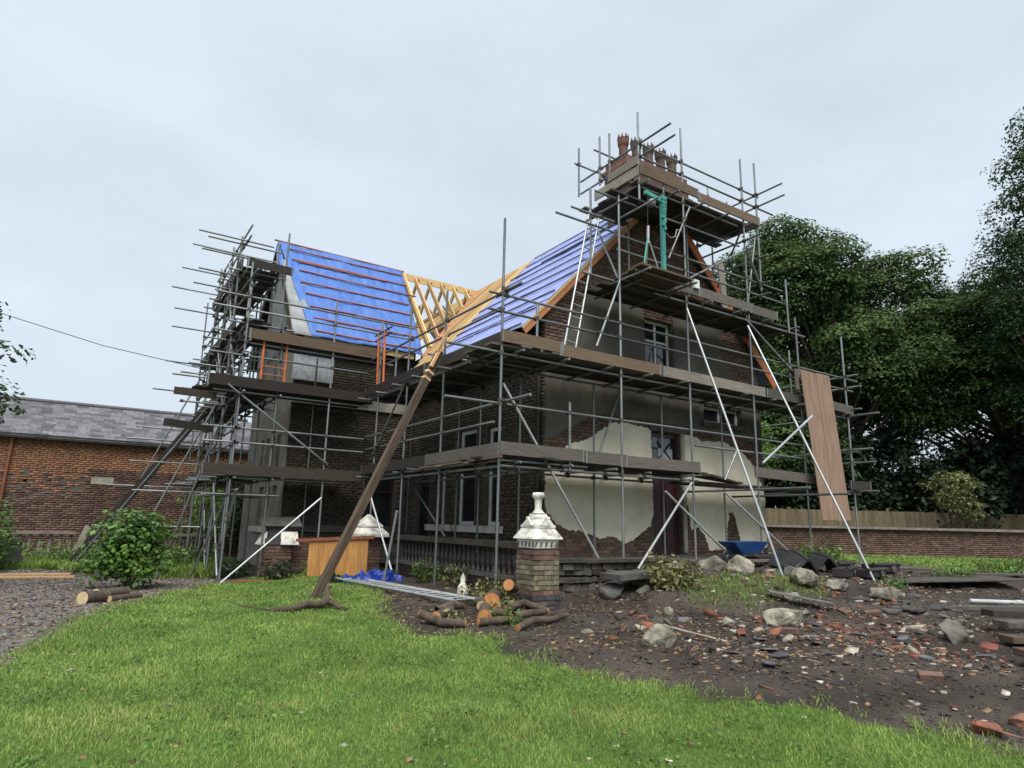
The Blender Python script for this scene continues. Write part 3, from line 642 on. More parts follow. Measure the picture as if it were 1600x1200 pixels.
pm=pot_mesh(.7).mesh('chimney_pot','pot_grey'); pt=pot_mesh(.8).mesh('chimney_pot_tall','terracotta')
for x,y_,m_ in((10.92,11.5,pt),(11.1,11.2,pm),(11.55,11.2,pm),(12.0,11.2,pm),(12.44,11.2,pm)):
    put('chimney_pot',m_,CH,loc=(x,y_,10.9 if m_ is pm else 11.0),rot=(0,0,random.uniform(0,.4)))
# weathered stone shoulder and carved block on the gable beside the chimney
mb=MB(); mb.box2((12.45,HY0-.12,7.05),(13.35,HY0+.1,7.75)); mb.obj('gable_shoulder','brick_red_o',front.ob)
for (x,z,r) in((12.62,7.35,.22),(12.85,7.5,.17),(12.55,7.6,.13)):
    mb=MB(); mb.lathe([(0,-r),(r*.7,-r*.7),(r,0),(r*.7,r*.7),(0,r)],n=9); mb.obj('carved_boss','terracotta',front.ob,loc=(x,HY0-.16,z))
MB().box2((HX0-.36,HY0+.0,5.35),(HX0-.08,WY0-.0,5.5)).obj('eaves_soffit','board_dark',roof)
# ---------------------------------------------------------------- scaffolding
SCAF={'m':thing('scaffolding','steel tube scaffold along the gable front and side wall, two boarded lifts','scaffolding',(6,9.45,.4)),
 'c':thing('chimney_scaffolding','tall steel scaffold tower round the chimney, rising past the roof ridge','scaffolding',(10.8,9.45,.9)),
 'w':thing('scaffolding','dense steel tube scaffold round the left wing with the blue tarpaulin roof','scaffolding',(2.9,16.1,.2))}
SO={k:Vector(o.location) for k,o in SCAF.items()}
TUBES=[
("m","standard",(5.95,9.45,7.15),(5.95,9.45,0.50)),
("m","standard",(8.81,9.45,8.59),(8.81,9.45,1.11)),
("c","standard",(10.83,9.45,10.91),(10.83,9.45,1.04)),
("c","standard",(13.03,9.45,10.86),(13.03,9.45,0.94)),
("m","standard",(14.94,9.45,6.98),(14.94,9.45,1.10)),
("m","standard",(17.05,9.45,6.83),(17.05,9.45,1.25)),
("c","standard",(13.60,9.45,10.95),(13.60,9.45,7.41)),
("m","standard",(14.64,9.45,7.96),(14.64,9.45,6.51)),
("m","standard",(6.72,9.45,5.63),(6.72,9.45,4.76)),
("m","standard",(7.50,9.45,3.85),(7.50,9.45,2.57)),
("m","standard",(14.57,9.45,6.03),(14.57,9.45,4.90)),
("c","standard",(9.43,9.45,10.77),(9.43,9.45,8.52)),
("c","standard",(10.19,9.45,9.31),(10.19,9.45,8.69)),
("m","standard",(9.07,10.60,4.60),(9.07,10.60,0.97)),
("m","standard",(11.14,10.60,4.58),(11.14,10.60,0.96)),
("m","standard",(13.26,10.60,4.52),(13.26,10.60,0.94)),
("c","guard_rail",(9.49,9.45,10.04),(13.77,9.45,10.04)),
("c","guard_rail",(9.48,9.45,9.72),(14.36,9.45,9.72)),
("c","ledger",(9.46,9.45,8.97),(12.86,9.45,8.97)),
("c","ledger",(10.28,9.45,8.44),(12.87,9.45,8.44)),
("c","ledger",(8.19,9.45,8.46),(9.39,9.45,8.46)),
("c","ledger",(7.17,9.45,7.66),(8.72,9.45,7.66)),
("c","ledger",(7.56,9.45,7.90),(8.72,9.45,7.90)),
("c","guard_rail",(8.81,9.45,7.63),(14.55,9.45,7.63)),
("c","guard_rail",(8.80,9.45,7.30),(14.51,9.45,7.30)),
("c","ledger",(9.87,9.45,6.55),(15.40,9.45,6.55)),
("c","ledger",(7.84,9.45,6.56),(8.70,9.45,6.56)),
("m","guard_rail",(5.69,9.45,5.67),(17.77,9.45,5.67)),
("m","guard_rail",(5.67,9.45,5.35),(17.49,9.45,5.35)),
("m","ledger",(5.95,9.45,4.56),(17.11,9.45,4.56)),
("m","ledger",(4.87,9.45,4.58),(5.93,9.45,4.58)),
("m","ledger",(5.65,11.80,4.99),(6.75,11.80,4.99)),
("m","guard_rail",(4.88,9.45,3.65),(14.93,9.45,3.65)),
("m","guard_rail",(10.99,9.45,3.32),(15.11,9.45,3.32)),
("m","ledger",(6.00,9.45,2.66),(7.96,9.45,2.66)),
("m","ledger",(6.00,9.45,2.56),(11.05,9.45,2.56)),
("m","ledger",(7.64,10.60,2.57),(10.93,10.60,2.57)),
("c","guard_rail",(9.41,11.51,9.99),(9.41,8.51,9.99)),
("c","guard_rail",(9.41,11.51,9.66),(9.41,8.40,9.66)),
("c","guard_rail",(13.59,10.34,10.05),(13.59,8.71,10.05)),
("c","guard_rail",(13.59,10.03,9.72),(13.59,8.66,9.72)),
("c","standard",(9.41,11.52,10.92),(9.41,11.52,9.58)),
("c","standard",(9.41,10.73,10.82),(9.41,10.73,9.53)),
("c","standard",(9.41,10.38,10.72),(9.41,10.38,8.72)),
("c","guard_rail",(9.30,11.50,10.47),(10.93,11.50,10.47)),
("c","guard_rail",(9.93,11.50,11.08),(11.45,11.50,11.08)),
("c","guard_rail",(13.52,11.50,11.10),(14.86,11.50,11.10)),
("c","standard",(14.27,11.50,11.42),(14.27,11.50,10.63)),
("c","standard",(15.11,11.50,11.19),(15.11,11.50,10.67)),
("c","ledger",(8.30,10.00,8.00),(8.30,8.71,8.00)),
("c","ledger",(9.00,9.69,8.15),(9.00,8.51,8.15)),
("c","standard",(8.30,9.77,8.68),(8.30,9.77,6.69)),
("m","guard_rail",(17.05,9.88,5.71),(17.05,9.12,5.71)),
("m","guard_rail",(17.05,9.88,5.39),(17.05,9.04,5.39)),
("m","guard_rail",(17.05,9.88,4.78),(17.05,9.10,4.78)),
("m","guard_rail",(17.05,9.48,4.61),(17.05,8.64,4.61)),
("m","guard_rail",(17.05,9.79,3.70),(17.05,8.89,3.70)),
("m","guard_rail",(17.05,9.73,3.35),(17.05,8.84,3.35)),
("m","guard_rail",(17.05,9.28,2.60),(17.05,8.83,2.60)),
("m","ledger",(11.00,10.02,2.34),(11.00,6.93,2.34)),
("m","ledger",(13.00,10.26,2.32),(13.00,7.34,2.32)),
("m","brace",(6.02,9.53,4.01),(8.44,9.53,0.67)),
("m","brace",(9.81,10.60,4.56),(9.16,10.60,3.04)),
("m","brace",(8.77,9.45,6.55),(8.13,9.45,5.04)),
("m","brace",(12.25,9.45,3.29),(11.80,9.45,2.62)),
("m","brace",(9.94,9.45,2.29),(11.78,9.45,1.05)),
("m","brace",(11.78,9.45,2.35),(13.98,9.45,1.06)),
("m","brace",(12.85,9.45,6.51),(15.30,9.45,5.06)),
("c","brace",(10.84,9.45,7.07),(13.32,9.45,8.54)),
("c","brace",(11.00,9.45,8.89),(10.24,9.45,7.42)),
("m","standard",(6.01,11.78,6.42),(6.01,11.78,0.33)),
("m","standard",(6.01,13.60,6.55),(6.01,13.60,0.46)),
("m","standard",(6.01,15.36,6.64),(6.01,15.36,0.58)),
("m","standard",(7.45,16.41,5.38),(7.45,16.41,0.82)),
("m","standard",(7.45,13.67,4.92),(7.45,13.67,0.95)),
("m","guard_rail",(6.01,16.27,5.77),(6.01,9.01,5.77)),
("m","guard_rail",(6.01,16.21,5.45),(6.01,9.58,5.45)),
("m","ledger",(6.01,16.08,4.67),(6.01,9.58,4.67)),
("m","guard_rail",(6.01,16.16,3.70),(6.01,8.69,3.70)),
("m","guard_rail",(6.01,16.14,3.37),(6.01,9.83,3.37)),
("m","ledger",(6.01,15.17,2.56),(6.01,9.51,2.56)),
("m","ledger",(6.01,14.67,2.66),(6.01,9.51,2.66)),
("m","brace",(6.01,13.28,4.98),(6.01,15.47,3.07)),
("m","brace",(6.60,14.27,2.48),(6.60,12.44,1.28)),
("m","brace",(5.95,15.26,2.27),(5.95,13.44,0.32)),
("m","brace",(5.30,12.04,1.78),(5.30,12.51,0.33)),
("m","standard",(6.01,14.34,5.69),(6.01,14.34,4.97)),
("w","standard",(2.86,16.10,7.24),(2.86,16.10,0.13)),
("w","standard",(5.00,16.10,7.20),(5.00,16.10,0.54)),
("w","standard",(4.91,17.15,5.83),(4.91,17.15,0.32)),
("w","ledger",(2.79,16.10,2.48),(6.09,16.10,2.48)),
("w","guard_rail",(2.12,16.10,3.64),(5.99,16.10,3.64)),
("w","guard_rail",(2.16,16.10,3.30),(6.00,16.10,3.30)),
("w","ledger",(2.28,16.10,4.50),(6.04,16.10,4.50)),
("w","guard_rail",(2.09,16.10,5.39),(5.97,16.10,5.39)),
("w","guard_rail",(2.98,16.10,5.72),(6.68,16.10,5.72)),
("w","guard_rail",(2.09,16.10,6.87),(7.28,16.10,6.87)),
("w","guard_rail",(2.07,16.10,6.54),(7.30,16.10,6.54)),
("w","brace",(2.55,16.03,4.62),(5.05,16.03,2.91)),
("w","brace",(2.81,15.90,0.13),(4.92,15.90,2.09)),
]
mat('coupler',(.13,.11,.095),(.06,.052,.048),scale=9,rough=.65,metal=.3)
R_T=.0242
MB().tube((0,0,0),(0,0,1),R_T,n=10).mesh('tube_galv','galv'); MB().tube((0,0,0),(0,0,1),R_T,n=10).mesh('tube_bright','galv_bright'); MB().tube((0,0,0),(0,0,1),R_T,n=10).mesh('tube_rust','rust_steel'); MB().tube((0,0,0),(0,0,1),R_T,n=10).mesh('tube_orange','orange_paint')
DONE={'m':[],'c':[],'w':[]}
def tube_at(par,off,name,p1,p2,me='tube_galv'):
    p1=Vector(p1);p2=Vector(p2); d=p2-p1
    o=put(name,bpy.data.meshes[me],par); q=d.to_track_quat('Z','Y').to_matrix().to_4x4()
    o.matrix_basis=Matrix.Translation(p1-off)@q@Matrix.Diagonal((1,1,d.length,1)); return o
def tb(s,part,p1,p2,me='tube_galv',shift=True):
    p1=Vector(p1);p2=Vector(p2); d=p2-p1
    if shift and part in('ledger','guard_rail') and abs(d.z)<.05:
        o=Vector((0,.052,0)) if abs(d.x)>abs(d.y) else Vector((.052,0,0)); p1=p1+o;p2=p2+o
    if shift and part in('brace',):
        o=Vector((0,-.05,0)) if abs(d.x)>abs(d.y) else Vector((-.05,0,0)); p1=p1+o;p2=p2+o
    DONE[s].append((p1,p2)); return tube_at(SCAF[s],SO[s],part,p1,p2,me)
for s,part,p1,p2 in TUBES:
    p1=list(p1);p2=list(p2)
    if part=='standard':
        lo=p1 if p1[2]<p2[2] else p2
        if lo[2]<1.5: lo[2]=gz1(lo[0],lo[1])-.03
    tb(s,part,p1,p2,'tube_bright' if part=='brace' and min(p1[2],p2[2])<1.2 else 'tube_galv')
# rakers in front of the chimney tower, and ties
tb('c','raker',(10.78,9.4,6.36),(10.95,7.53,gz1(10.95,7.53)-.03),'tube_bright'); tb('c','raker',(12.9,9.4,6.36),(12.95,6.93,gz1(12.95,6.93)-.03),'tube_bright')
tb('c','brace',(10.95,7.82,2.83),(12.95,7.95,3.99),'tube_bright',False)
tb('m','raker',(10.7,9.38,2.5),(8.5,8.75,gz1(8.5,8.75)+.1),'tube_bright')
# inner corner and further side-wall standards, transoms
for y in(11.0,12.6): tb('m','standard',(7.42,y,gz1(7.42,y)),(7.42,y,5.0))
for z,m0,m1 in((2.56,6,11.1),(4.56,6,17.1)):
    x=6.3
    while x<m1: tb('m','transom',(x,9.2+random.uniform(-.12,.12),z+.07),(x,10.75,z+.07)); x+=1.05
    y=10.4
    while y<15.9: tb('m','transom',(5.75+random.uniform(-.1,.1),y,z+.09),(7.6,y,z+.09)); y+=1.1
for z in(4.62,): tb('m','ledger',(6,10.6,z),(16.9,10.6,z))
tb('m','ledger',(7.42,9.6,2.6),(7.42,15.6,2.6)); tb('m','ledger',(7.42,9.6,4.62),(7.42,16.2,4.62))
for z in(6.55,): 
    x=9.2
    while x<15: tb('c','transom',(x,9.2,z+.07),(x,10.7,z+.07)); x+=1.1
x=9.5
while x<13.7: tb('c','transom',(x,9.15+random.uniform(-.1,.1),9.02),(x,11.0,9.02)); x+=.9
for (x,y) in((17.05,12.6),(15.6,12.4)): tb('m','standard',(x,y,gz1(x,y)),(x,y,6.5))
for z in(5.7,5.38,4.62,3.65,2.6): tb('m','guard_rail' if z not in(4.62,2.6) else 'ledger',(17.05,9.3,z),(17.05,14.5,z))
for z in (5.35,3.6,3.3): tb('m','guard_rail',(15.4,12.4,z),(17.4,12.4,z))
# --- wing scaffold: left gable bays
GYs=[16.1,17.9,19.7,21.5,23.3]
for i,y in enumerate(GYs):
    h=[7.3,9.1,9.45,9.35,8.7][i]
    if i: tb('w','standard',(2.86+random.uniform(-.06,.06),y,gz1(2.86,y)),(2.86+random.uniform(-.06,.06),y,h))
    tb('w','standard',(3.72,y+.1,gz1(3.72,y)),(3.74,y+.1,[6.4,8.2,9.0,8.2,6.8][i]))
for z in(2.48,4.5,6.25): 
    tb('w','ledger',(2.86,15.9,z),(2.86,23.6,z)); tb('w','ledger',(3.72,16.0,z),(3.72,23.6,z))
for z in(3.3,3.64,5.39,5.72,7.15,7.5): tb('w','guard_rail',(2.86,15.8,z),(2.86,23.7,z))
for z in(8.9,9.2,8.0): tb('w','guard_rail',(2.86,17.2,z),(2.86,22.4,z))
tb('w','ledger',(2.86,17.4,7.95),(2.86,22.3,7.95)); tb('w','ledger',(3.72,17.4,7.95),(3.72,22.3,7.95))
for z in(2.55,4.57,6.32):
    for y in np.arange(16.6,23.4,1.0): tb('w','transom',(2.55+random.uniform(-.3,.1),y,z),(4.1,y,z))
for y in(17.6,18.6,19.6,20.6,21.6): tb('w','transom',(2.5,y,8.02),(4.0,y,8.02))
for x0,x1,y,z in((1.75,4.05,19.3,9.12),(1.65,3.9,20.4,8.75),(1.5,3.6,21.0,8.3),(2.0,4.0,18.2,9.0),(1.7,3.5,21.8,7.3),(1.65,3.3,21.8,6.2),(1.5,3.3,23.0,5.5),(1.2,3.2,22.4,4.2),(1.9,3.9,18.4,8.7)):
    tb('w','guard_rail',(x0,y,z),(x1,y,z),shift=False)
for a,b in(((2.8,17.9,4.4),(2.8,19.7,6.2)),((2.8,19.7,4.4),(2.8,17.9,6.2)),((2.8,21.5,2.3),(2.8,19.7,4.4)),((2.8,16.1,.3),(2.8,17.9,2.4)),((2.8,19.7,6.2),(2.8,17.9,8.8)),((2.8,17.9,6.3),(2.8,19.6,8.9)),((2.8,21.5,6.2),(2.8,20.2,8.9)),((2.8,23.3,4.4),(2.8,21.5,6.2)),((2.8,16.2,4.4),(2.8,17.8,6.1))): tb('w','brace',a,b,'tube_galv',False)
# rakers on the far left
tb('w','raker',(2.75,20.6,4.6),(.05,20.9,gz1(.05,20.9)-.02)); tb('w','raker',(2.75,18.6,4.55),(1.05,18.9,gz1(1.05,18.9)-.02))
tb('w','ledger',(.4,20.4,1.3),(3.6,19.6,1.3),shift=False)
tb('w','brace',(2.86,19.6,gz1(2.8,19.6)),(2.9,17.9,2.0)); tb('w','brace',(2.5,17.4,.2),(2.86,16.3,1.9)); tb('w','brace',(2.95,19.5,3.4),(3.2,17.4,4.4),'tube_bright')
for i,(y,x) in enumerate(((16.2,3.3),(17.0,3.2),(18.0,3.1))): tb('w','transom',(2.4,y,2.1),(4.0,y,2.1))
st_=random.Random(5)
for y in(16.9,18.8,20.6,22.4): tb('w','standard',(2.95,y,gz1(2.95,y)),(2.97,y,st_.uniform(6.5,9.0)))
for y,h in((17.4,9.3),(18.6,9.5),(20.2,9.2)): tb('w','standard',(3.9,y,4.6),(3.92,y,h))
for i in range(16):
    y=st_.uniform(16.8,23); z=st_.choice([2.5,3.4,4.4,5.5,6.3,7.2,8.0,8.9]); tb('w','guard_rail',(st_.uniform(1.6,2.4),y,z),(st_.uniform(3.6,4.1),y,z),shift=False)
for i in range(9):
    y=st_.uniform(17,21.5); z=st_.choice([.3,2.5,4.5,6.3]); tb('w','brace',(2.92,y,z),(2.92,y+st_.choice([-1.5,1.5]),z+1.9),shift=False)
for x0,x1,y,z in((1.0,3.3,20.0,3.0),(1.1,3.2,19.0,2.2),(.9,3.4,21.0,3.7),(.6,2.9,21.5,2.4)): tb('w','ledger',(x0,y,z),(x1,y,z),shift=False)
tb('w','raker',(2.7,22.0,5.8),(.5,22.2,gz1(.5,22.2))); tb('w','raker',(2.8,17.2,4.3),(1.75,17.5,gz1(1.75,17.5)))
for z,x0 in((7.35,8.8),): pass
for x,z0,z1 in((11.9,6.7,9.3),(9.9,6.8,8.9)): tb('c','standard',(x,10.3,z0),(x,10.3,z1))
for a,b in(((13.0,9.5,6.6),(13.55,9.5,8.9)),((13.05,9.5,9.0),(13.55,10.9,7.6)),((13.1,9.45,8.4),(13.6,9.45,7.5)),((9.45,10.9,8.5),(8.9,9.6,6.7))): tb('c','brace',a,b,shift=False)
for y in(10.9,): 
    for x in(13.6,13.0): tb('c','standard',(x,y,6.6),(x,y,9.6))
for z in(8.3,7.6,7.3): tb('c','ledger',(13.6,9.2,z),(13.6,11.1,z),shift=False)
tb('c','ledger',(13.0,8.9,8.6),(13.0,10.9,8.6),shift=False)
# couplers where tubes cross
def closest(a0,a1,b0,b1):
    u=a1-a0;v=b1-b0;w=a0-b0; A=u.dot(u);B=u.dot(v);C=v.dot(v);D=u.dot(w);E=v.dot(w); den=A*C-B*B
    if den<1e-6: return None
    s=(B*E-C*D)/den; t=(A*E-B*D)/den
    if not(0<=s<=1 and 0<=t<=1): return None
    return a0+u*s,b0+v*t
for s,L in DONE.items():
    mb=MB(); k=0
    for i in range(len(L)):
        for j in range(i):
            r=closest(*L[i],*L[j])
            if r and (r[0]-r[1]).length<.13:
                c=(r[0]+r[1])/2-SO[s]; 
                for p,t in((r[0],L[i]),(r[1],L[j])):
                    d=(t[1]-t[0]).normalized(); q=p-SO[s]; mb.tube(q-d*.035,q+d*.035,.04,n=6,smooth=False)
                mb.box(c,(.05,.05,.05),Matrix.Rotation(random.random(),3,'Z')); 
                e=Vector((random.uniform(-1,1),random.uniform(-1,1),random.uniform(-.6,.6))).normalized(); mb.tube(c,c+e*.075,.011,n=5); k+=1
    mb.obj('couplers','coupler',SCAF[s],kind='stuff')
# ---------------------------------------------------------------- boards
def board(s,name,p1,p2,w,h,up_,m,jit=.0):
    return barobj(name,Vector(p1)-SO[s],Vector(p2)-SO[s],w,h,up_,m,SCAF[s])
def barobj_long(*a): pass
def bbar(s,name,p1,p2,w,h,up_,m):
    """board with its grain along local X"""
    key='brd_'+m
    if key not in bpy.data.meshes: MB().box((0,0,0),(1,1,1)).mesh(key,m)
    p1=Vector(p1)-SO[s];p2=Vector(p2)-SO[s]; x=(p2-p1);L=x.length;x.normalize();z=Vector(up_);z=(z-x*z.dot(x)).normalized();y=z.cross(x)
    o=put(name,bpy.data.meshes[key],SCAF[s]); o.matrix_basis=Matrix.Translation((p1+p2)/2)@Matrix((x,y,z)).transposed().to_4x4()@Matrix.Diagonal((L,w,h,1)); return o
UP=(0,0,1)
def deck(s,along,a0,a1,b0,n,z,sgn=1,m=None):
    """n boards side by side starting at b0"""
    for k in range(n):
        b=b0+sgn*k*.235; a=a0+random.uniform(-.25,.1)
        while a<a1-.3:
            e=min(a+random.choice([2.4,3.0,3.9]),a1+random.uniform(-.1,.35)); dz=random.uniform(0,.012)
            mm=m or random.choice(['board_dark','board_dark','board_grey','board_dark'])
            if along=='x': bbar(s,'deck_board',(a,b,z+dz),(e,b,z+dz+random.uniform(-.006,.006)),.225,.038,UP,mm)
            else: bbar(s,'deck_board',(b,a,z+dz),(b,e,z+dz+random.uniform(-.006,.006)),.225,.038,UP,mm)
            a=e+.012
deck('m','x',6.0,11.1,9.55,5,2.72); deck('m','x',11.3,17.4,9.75,4,2.55); deck('m','x',5.95,17.1,9.55,5,4.7)
deck('m','y',9.5,16.0,6.2,5,2.72); deck('m','y',9.6,16.2,6.2,6,4.72)
deck('c','x',8.9,15.2,9.6,5,6.68); deck('c','x',9.6,13.5,9.55,6,9.09)
deck('c','x',8.75,9.8,9.5,5,8.56)
deck('w','x',2.8,6.1,16.2,5,2.63); deck('w','x',2.2,6.1,16.2,5,4.64); deck('w','x',2.9,6.5,16.2,4,5.86)
deck('w','y',16.3,23.4,2.95,4,2.63); deck('w','y',16.3,23.4,2.95,4,4.65); deck('w','y',16.6,23.2,2.95,3,6.4); deck('w','y',17.5,22.0,2.95,4,8.08)
# toe boards (on edge)
def toe(s,p1,p2,m,h=.225,n=1):
    p1=Vector(p1);p2=Vector(p2); d=(p2-p1).normalized(); side=d.cross(Vector(UP)); j=Vector((0,0,random.uniform(-.012,.012))); o=bbar(s,'toe_board',p1-j,p2+j,h,.038,side,m)
    L=(p2-p1).length
    if 'end_band' not in bpy.data.meshes: MB().box((0,0,0),(1,1,1)).mesh('end_band','galv')
    for e in(-1,1):   # galvanised hoop at each board end
        q=put('end_band',bpy.data.meshes['end_band'],o); q.location=(e*(.5-.03/L),0,0); q.scale=(.03/L,1.03,1.15)
for x0,x1,z,m in((5.93,7.8,2.86,'board_grey'),(7.82,8.9,2.83,'board_grey'),(8.7,11.0,2.82,'board_grey'),(5.9,7.3,4.86,'board_tan'),(7.2,9.9,4.82,'board_tan'),(9.95,13.4,4.8,'board_pale'),(13.45,15.0,4.78,'board_grey'),(16.0,17.2,4.8,'board_grey')): toe('m',(x0,9.395,z),(x1,9.395,z+random.uniform(-.02,.02)),m)
toe('m',(12.9,9.42,2.86),(15.4,9.42,2.82),'board_grey'); toe('m',(16.6,9.3,2.76),(17.6,9.3,2.74),'board_dark')
for y0,y1,z,m in((9.4,12.3,2.84,'board_grey'),(12.25,16.0,2.83,'board_dark'),(9.4,12.6,4.84,'board_dark'),(12.5,16.1,4.84,'board_dark')): toe('m',(5.94,y0,z),(5.94,y1,z),m)
bbar('m','toe_board',(5.9,9.3,2.7),(5.9,12.5,2.68),.05,.04,UP,'board_tan')
for x0,x1,z,m in((10.05,11.2,6.84,'board_grey'),(11.2,13.1,6.84,'board_grey'),(13.0,14.1,6.82,'board_grey'),(9.4,11.3,9.32,'board_tan'),(11.3,13.6,9.25,'board_tan')): toe('c',(x0,9.39,z),(x1,9.39,z),m)
toe('c',(9.4,9.42,9.3),(9.4,10.9,9.3),'board_pale'); toe('c',(9.38,9.42,9.55),(9.38,10.4,9.55),'board_pale',.2); toe('c',(13.62,9.42,9.27),(13.62,10.9,9.27),'board_dark')
for x0,x1,z,m in((2.2,6.05,2.66,'board_dark'),(2.1,6.05,4.72,'board_dark'),(2.9,6.4,5.93,'board_tan')): toe('w',(x0,16.04,z),(x1,16.04,z+.0),m,.25)
bbar('w','toe_board',(1.5,16.4,4.4),(2.4,16.4,4.38),.038,.17,UP,'board_dark'); bbar('w','toe_board',(1.42,16.9,3.72),(2.5,16.9,3.66),.038,.18,UP,'board_dark')
for z in(2.7,4.75,6.5,8.2): toe('w',(2.8,16.3 if z<6 else 17.4,z),(2.8,23.2 if z<8 else 22.0,z),'board_dark')
toe('w',(2.9,17.35,8.2),(4.1,17.35,8.2),'board_dark')
# loading platform on the third lift
for k in range(4): bbar('c','deck_board',(8.75+.05*k,8.85+k*.235,6.72),(10.25,8.85+k*.235,6.72),.225,.045,UP,'board_tan')
for y in(8.95,9.5): tb('c','transom',(8.8,y,6.66),(10.4,y,6.66),shift=False)
tb('c','ledger',(8.85,8.6,6.6),(8.85,9.6,6.6),shift=False); tb('c','ledger',(10.2,8.6,6.6),(10.2,9.6,6.6),shift=False)
# vertical plank stood on the third lift, sagging loose end boards on the first lift
bbar('c','plank',(12.55,9.75,6.75),(12.5,9.8,8.0),.2,.045,(0,1,0),'board_pale')
bbar('m','deck_board',(11.1,9.3,2.68),(12.6,9.75,2.6),.225,.04,UP,'board_dark'); bbar('m','deck_board',(11.05,9.5,2.66),(12.9,9.9,2.62),.225,.04,UP,'board_dark')

bbar('w','raker_board',(2.75,20.75,4.6),(.0,21.05,gz1(0,21.05)),.2,.06,(0,-1,.3),'board_dark')
# ---------------------------------------------------------------- things fixed to or leaning on the scaffold
def ladder(name,label,A,B,width,n,mt_,side,r=.02,group=None):
    A=Vector(A);B=Vector(B); o=thing(name,label,'ladder',A); s=Vector(side).normalized()*width/2; d=B-A
    for k in(-1,1): MB().tube(s*k,d+s*k,r,n=8).obj('stile',mt_,o)
    MB().tube(-s,s,.014,n=6).mesh('rung_'+name+mt_,mt_)
    for i in range(n): put('rung',bpy.data.meshes['rung_'+name+mt_],o,loc=d*((i+.6)/n))
    return o
ladder('ladder','aluminium ladder leaning from the eaves deck up to the chimney scaffold',(7.75,9.85,4.75),(8.7,10.1,8.35),.36,13,'galv_bright',(1,.25,0))
tp=thing('timber_prop','long weathered timber beam propped from the lawn against the scaffold','timber prop',(3.42,10.95,.3))
A=Vector((0,0,0.0));B=Vector((5.78,11.55,5.0))-Vector((3.42,10.95,.3))
c,s_,M=bar(A,B,.10,.135,(0,0,1)); MB().box((0,0,0),(1,1,1)).mesh('prop_beam','old_timber')
o=put('beam',bpy.data.meshes['prop_beam'],tp); o.matrix_basis=Matrix.Translation(c)@M.to_4x4()@Matrix.Diagonal((*s_,1))
e=B.normalized(); 
for k,(t,m_) in enumerate(((.97,'pine'),(1.03,'pine'))):
    q=B*t; MB().box((0,0,0),(.05,.06,.55),M).obj('cleat',m_,tp,loc=q+Vector((-.06,-.1,.05*k)))
for t in(.865,.895): MB().box((0,0,0),(.115,.15,.05),M).obj('strap','pine',tp,loc=B*t)
sh=thing('plywood_sheet','tall brown plywood sheet hung on the right end of the scaffold','plywood sheet',(15.3,9.0,1.8))
for k,(x0,x1,xb0,xb1) in enumerate(((14.66,15.3,14.9,15.45),(15.31,15.92,15.46,16.12))):
    P=[(xb0,9.1,1.82),(xb1,9.1,1.84),(x1,9.24,5.5+.02*k),(x0,9.24,5.52)]
    MB().prism([Vector(p)-Vector((15.3,9.0,1.8)) for p in P],(0,-.018,0)).obj('panel','ply',sh)
MB().prism([Vector(p)-Vector((15.3,9,1.8)) for p in((14.5,9.3,5.0),(14.64,9.3,5.0),(14.64,9.3,5.52),(14.5,9.3,5.52))],(0,-.03,0)).obj('batten','board_grey',sh)
# teal hoist
h=thing('scaffold_hoist','teal painted electric hoist arm hanging on the chimney scaffold','hoist',(9.65,9.0,6.75)); H0=Vector((9.65,9.0,6.75))
MB().box((0,0,.85),(.085,.07,1.75)).obj('mast','teal',h)
MB().box((-.2,0,1.72),(.62,.07,.09),Matrix.Rotation(.12,3,'Y')).obj('arm','teal',h)
mb=MB(); V=[(random.uniform(-.09,.09)+.02*math.sin(j),random.uniform(-.05,.05),1.7-j*.09) for j in range(8)]
for j in range(9):
    z=1.75-j*.085; w=.13*(1-j/13)
    mb.box((.01+random.uniform(-.02,.02),-.04,z),(w,.06,.1),Matrix.Rotation(random.uniform(-.5,.5),3,'Y'))
mb.obj('wrapped_cover','teal',h)
mb=MB(); mb.lathe([(.05,0),(.09,.02),(.09,.14),(.04,.16)],n=10); mb.obj('motor','galv',h,loc=(-.32,0,1.48))
MB().path([(-.42,0,1.7),(-.44,0,1.2),(-.45,0,.75)],.008,n=5).obj('hoist_rope','black_iron',h)
MB().tube((-.45,0,.75),(-.62,-.05,.1),.022,n=6).obj('sling','teal',h); MB().tube((-.45,0,.75),(-.1,.05,.1),.016,n=6).obj('sling','galv_bright',h); MB().tube((-.45,0,.75),(-.4,.12,.05),.016,n=6).obj('sling','board_pale',h)
MB().tube((-.45,0,.6),(-.43,0,1.0),.03,n=8).obj('hook','galv_bright',h)
MB().path([(.05,0,1.0),(.25,.02,.93),(.42,.04,1.0),(.5,.06,1.2),(.7,.1,1.25)],.012,n=5).obj('cable','stone_pale',h)
fl=thing('work_light','small white floodlight clamped to the chimney scaffold','floodlight',(11.05,9.35,6.98)); MB().box((0,0,0),(.16,.07,.2)).obj('housing','paint_white',fl); MB().tube((-.2,.05,.05),(0,.03,.02),.015,n=6).obj('bracket','galv',fl)
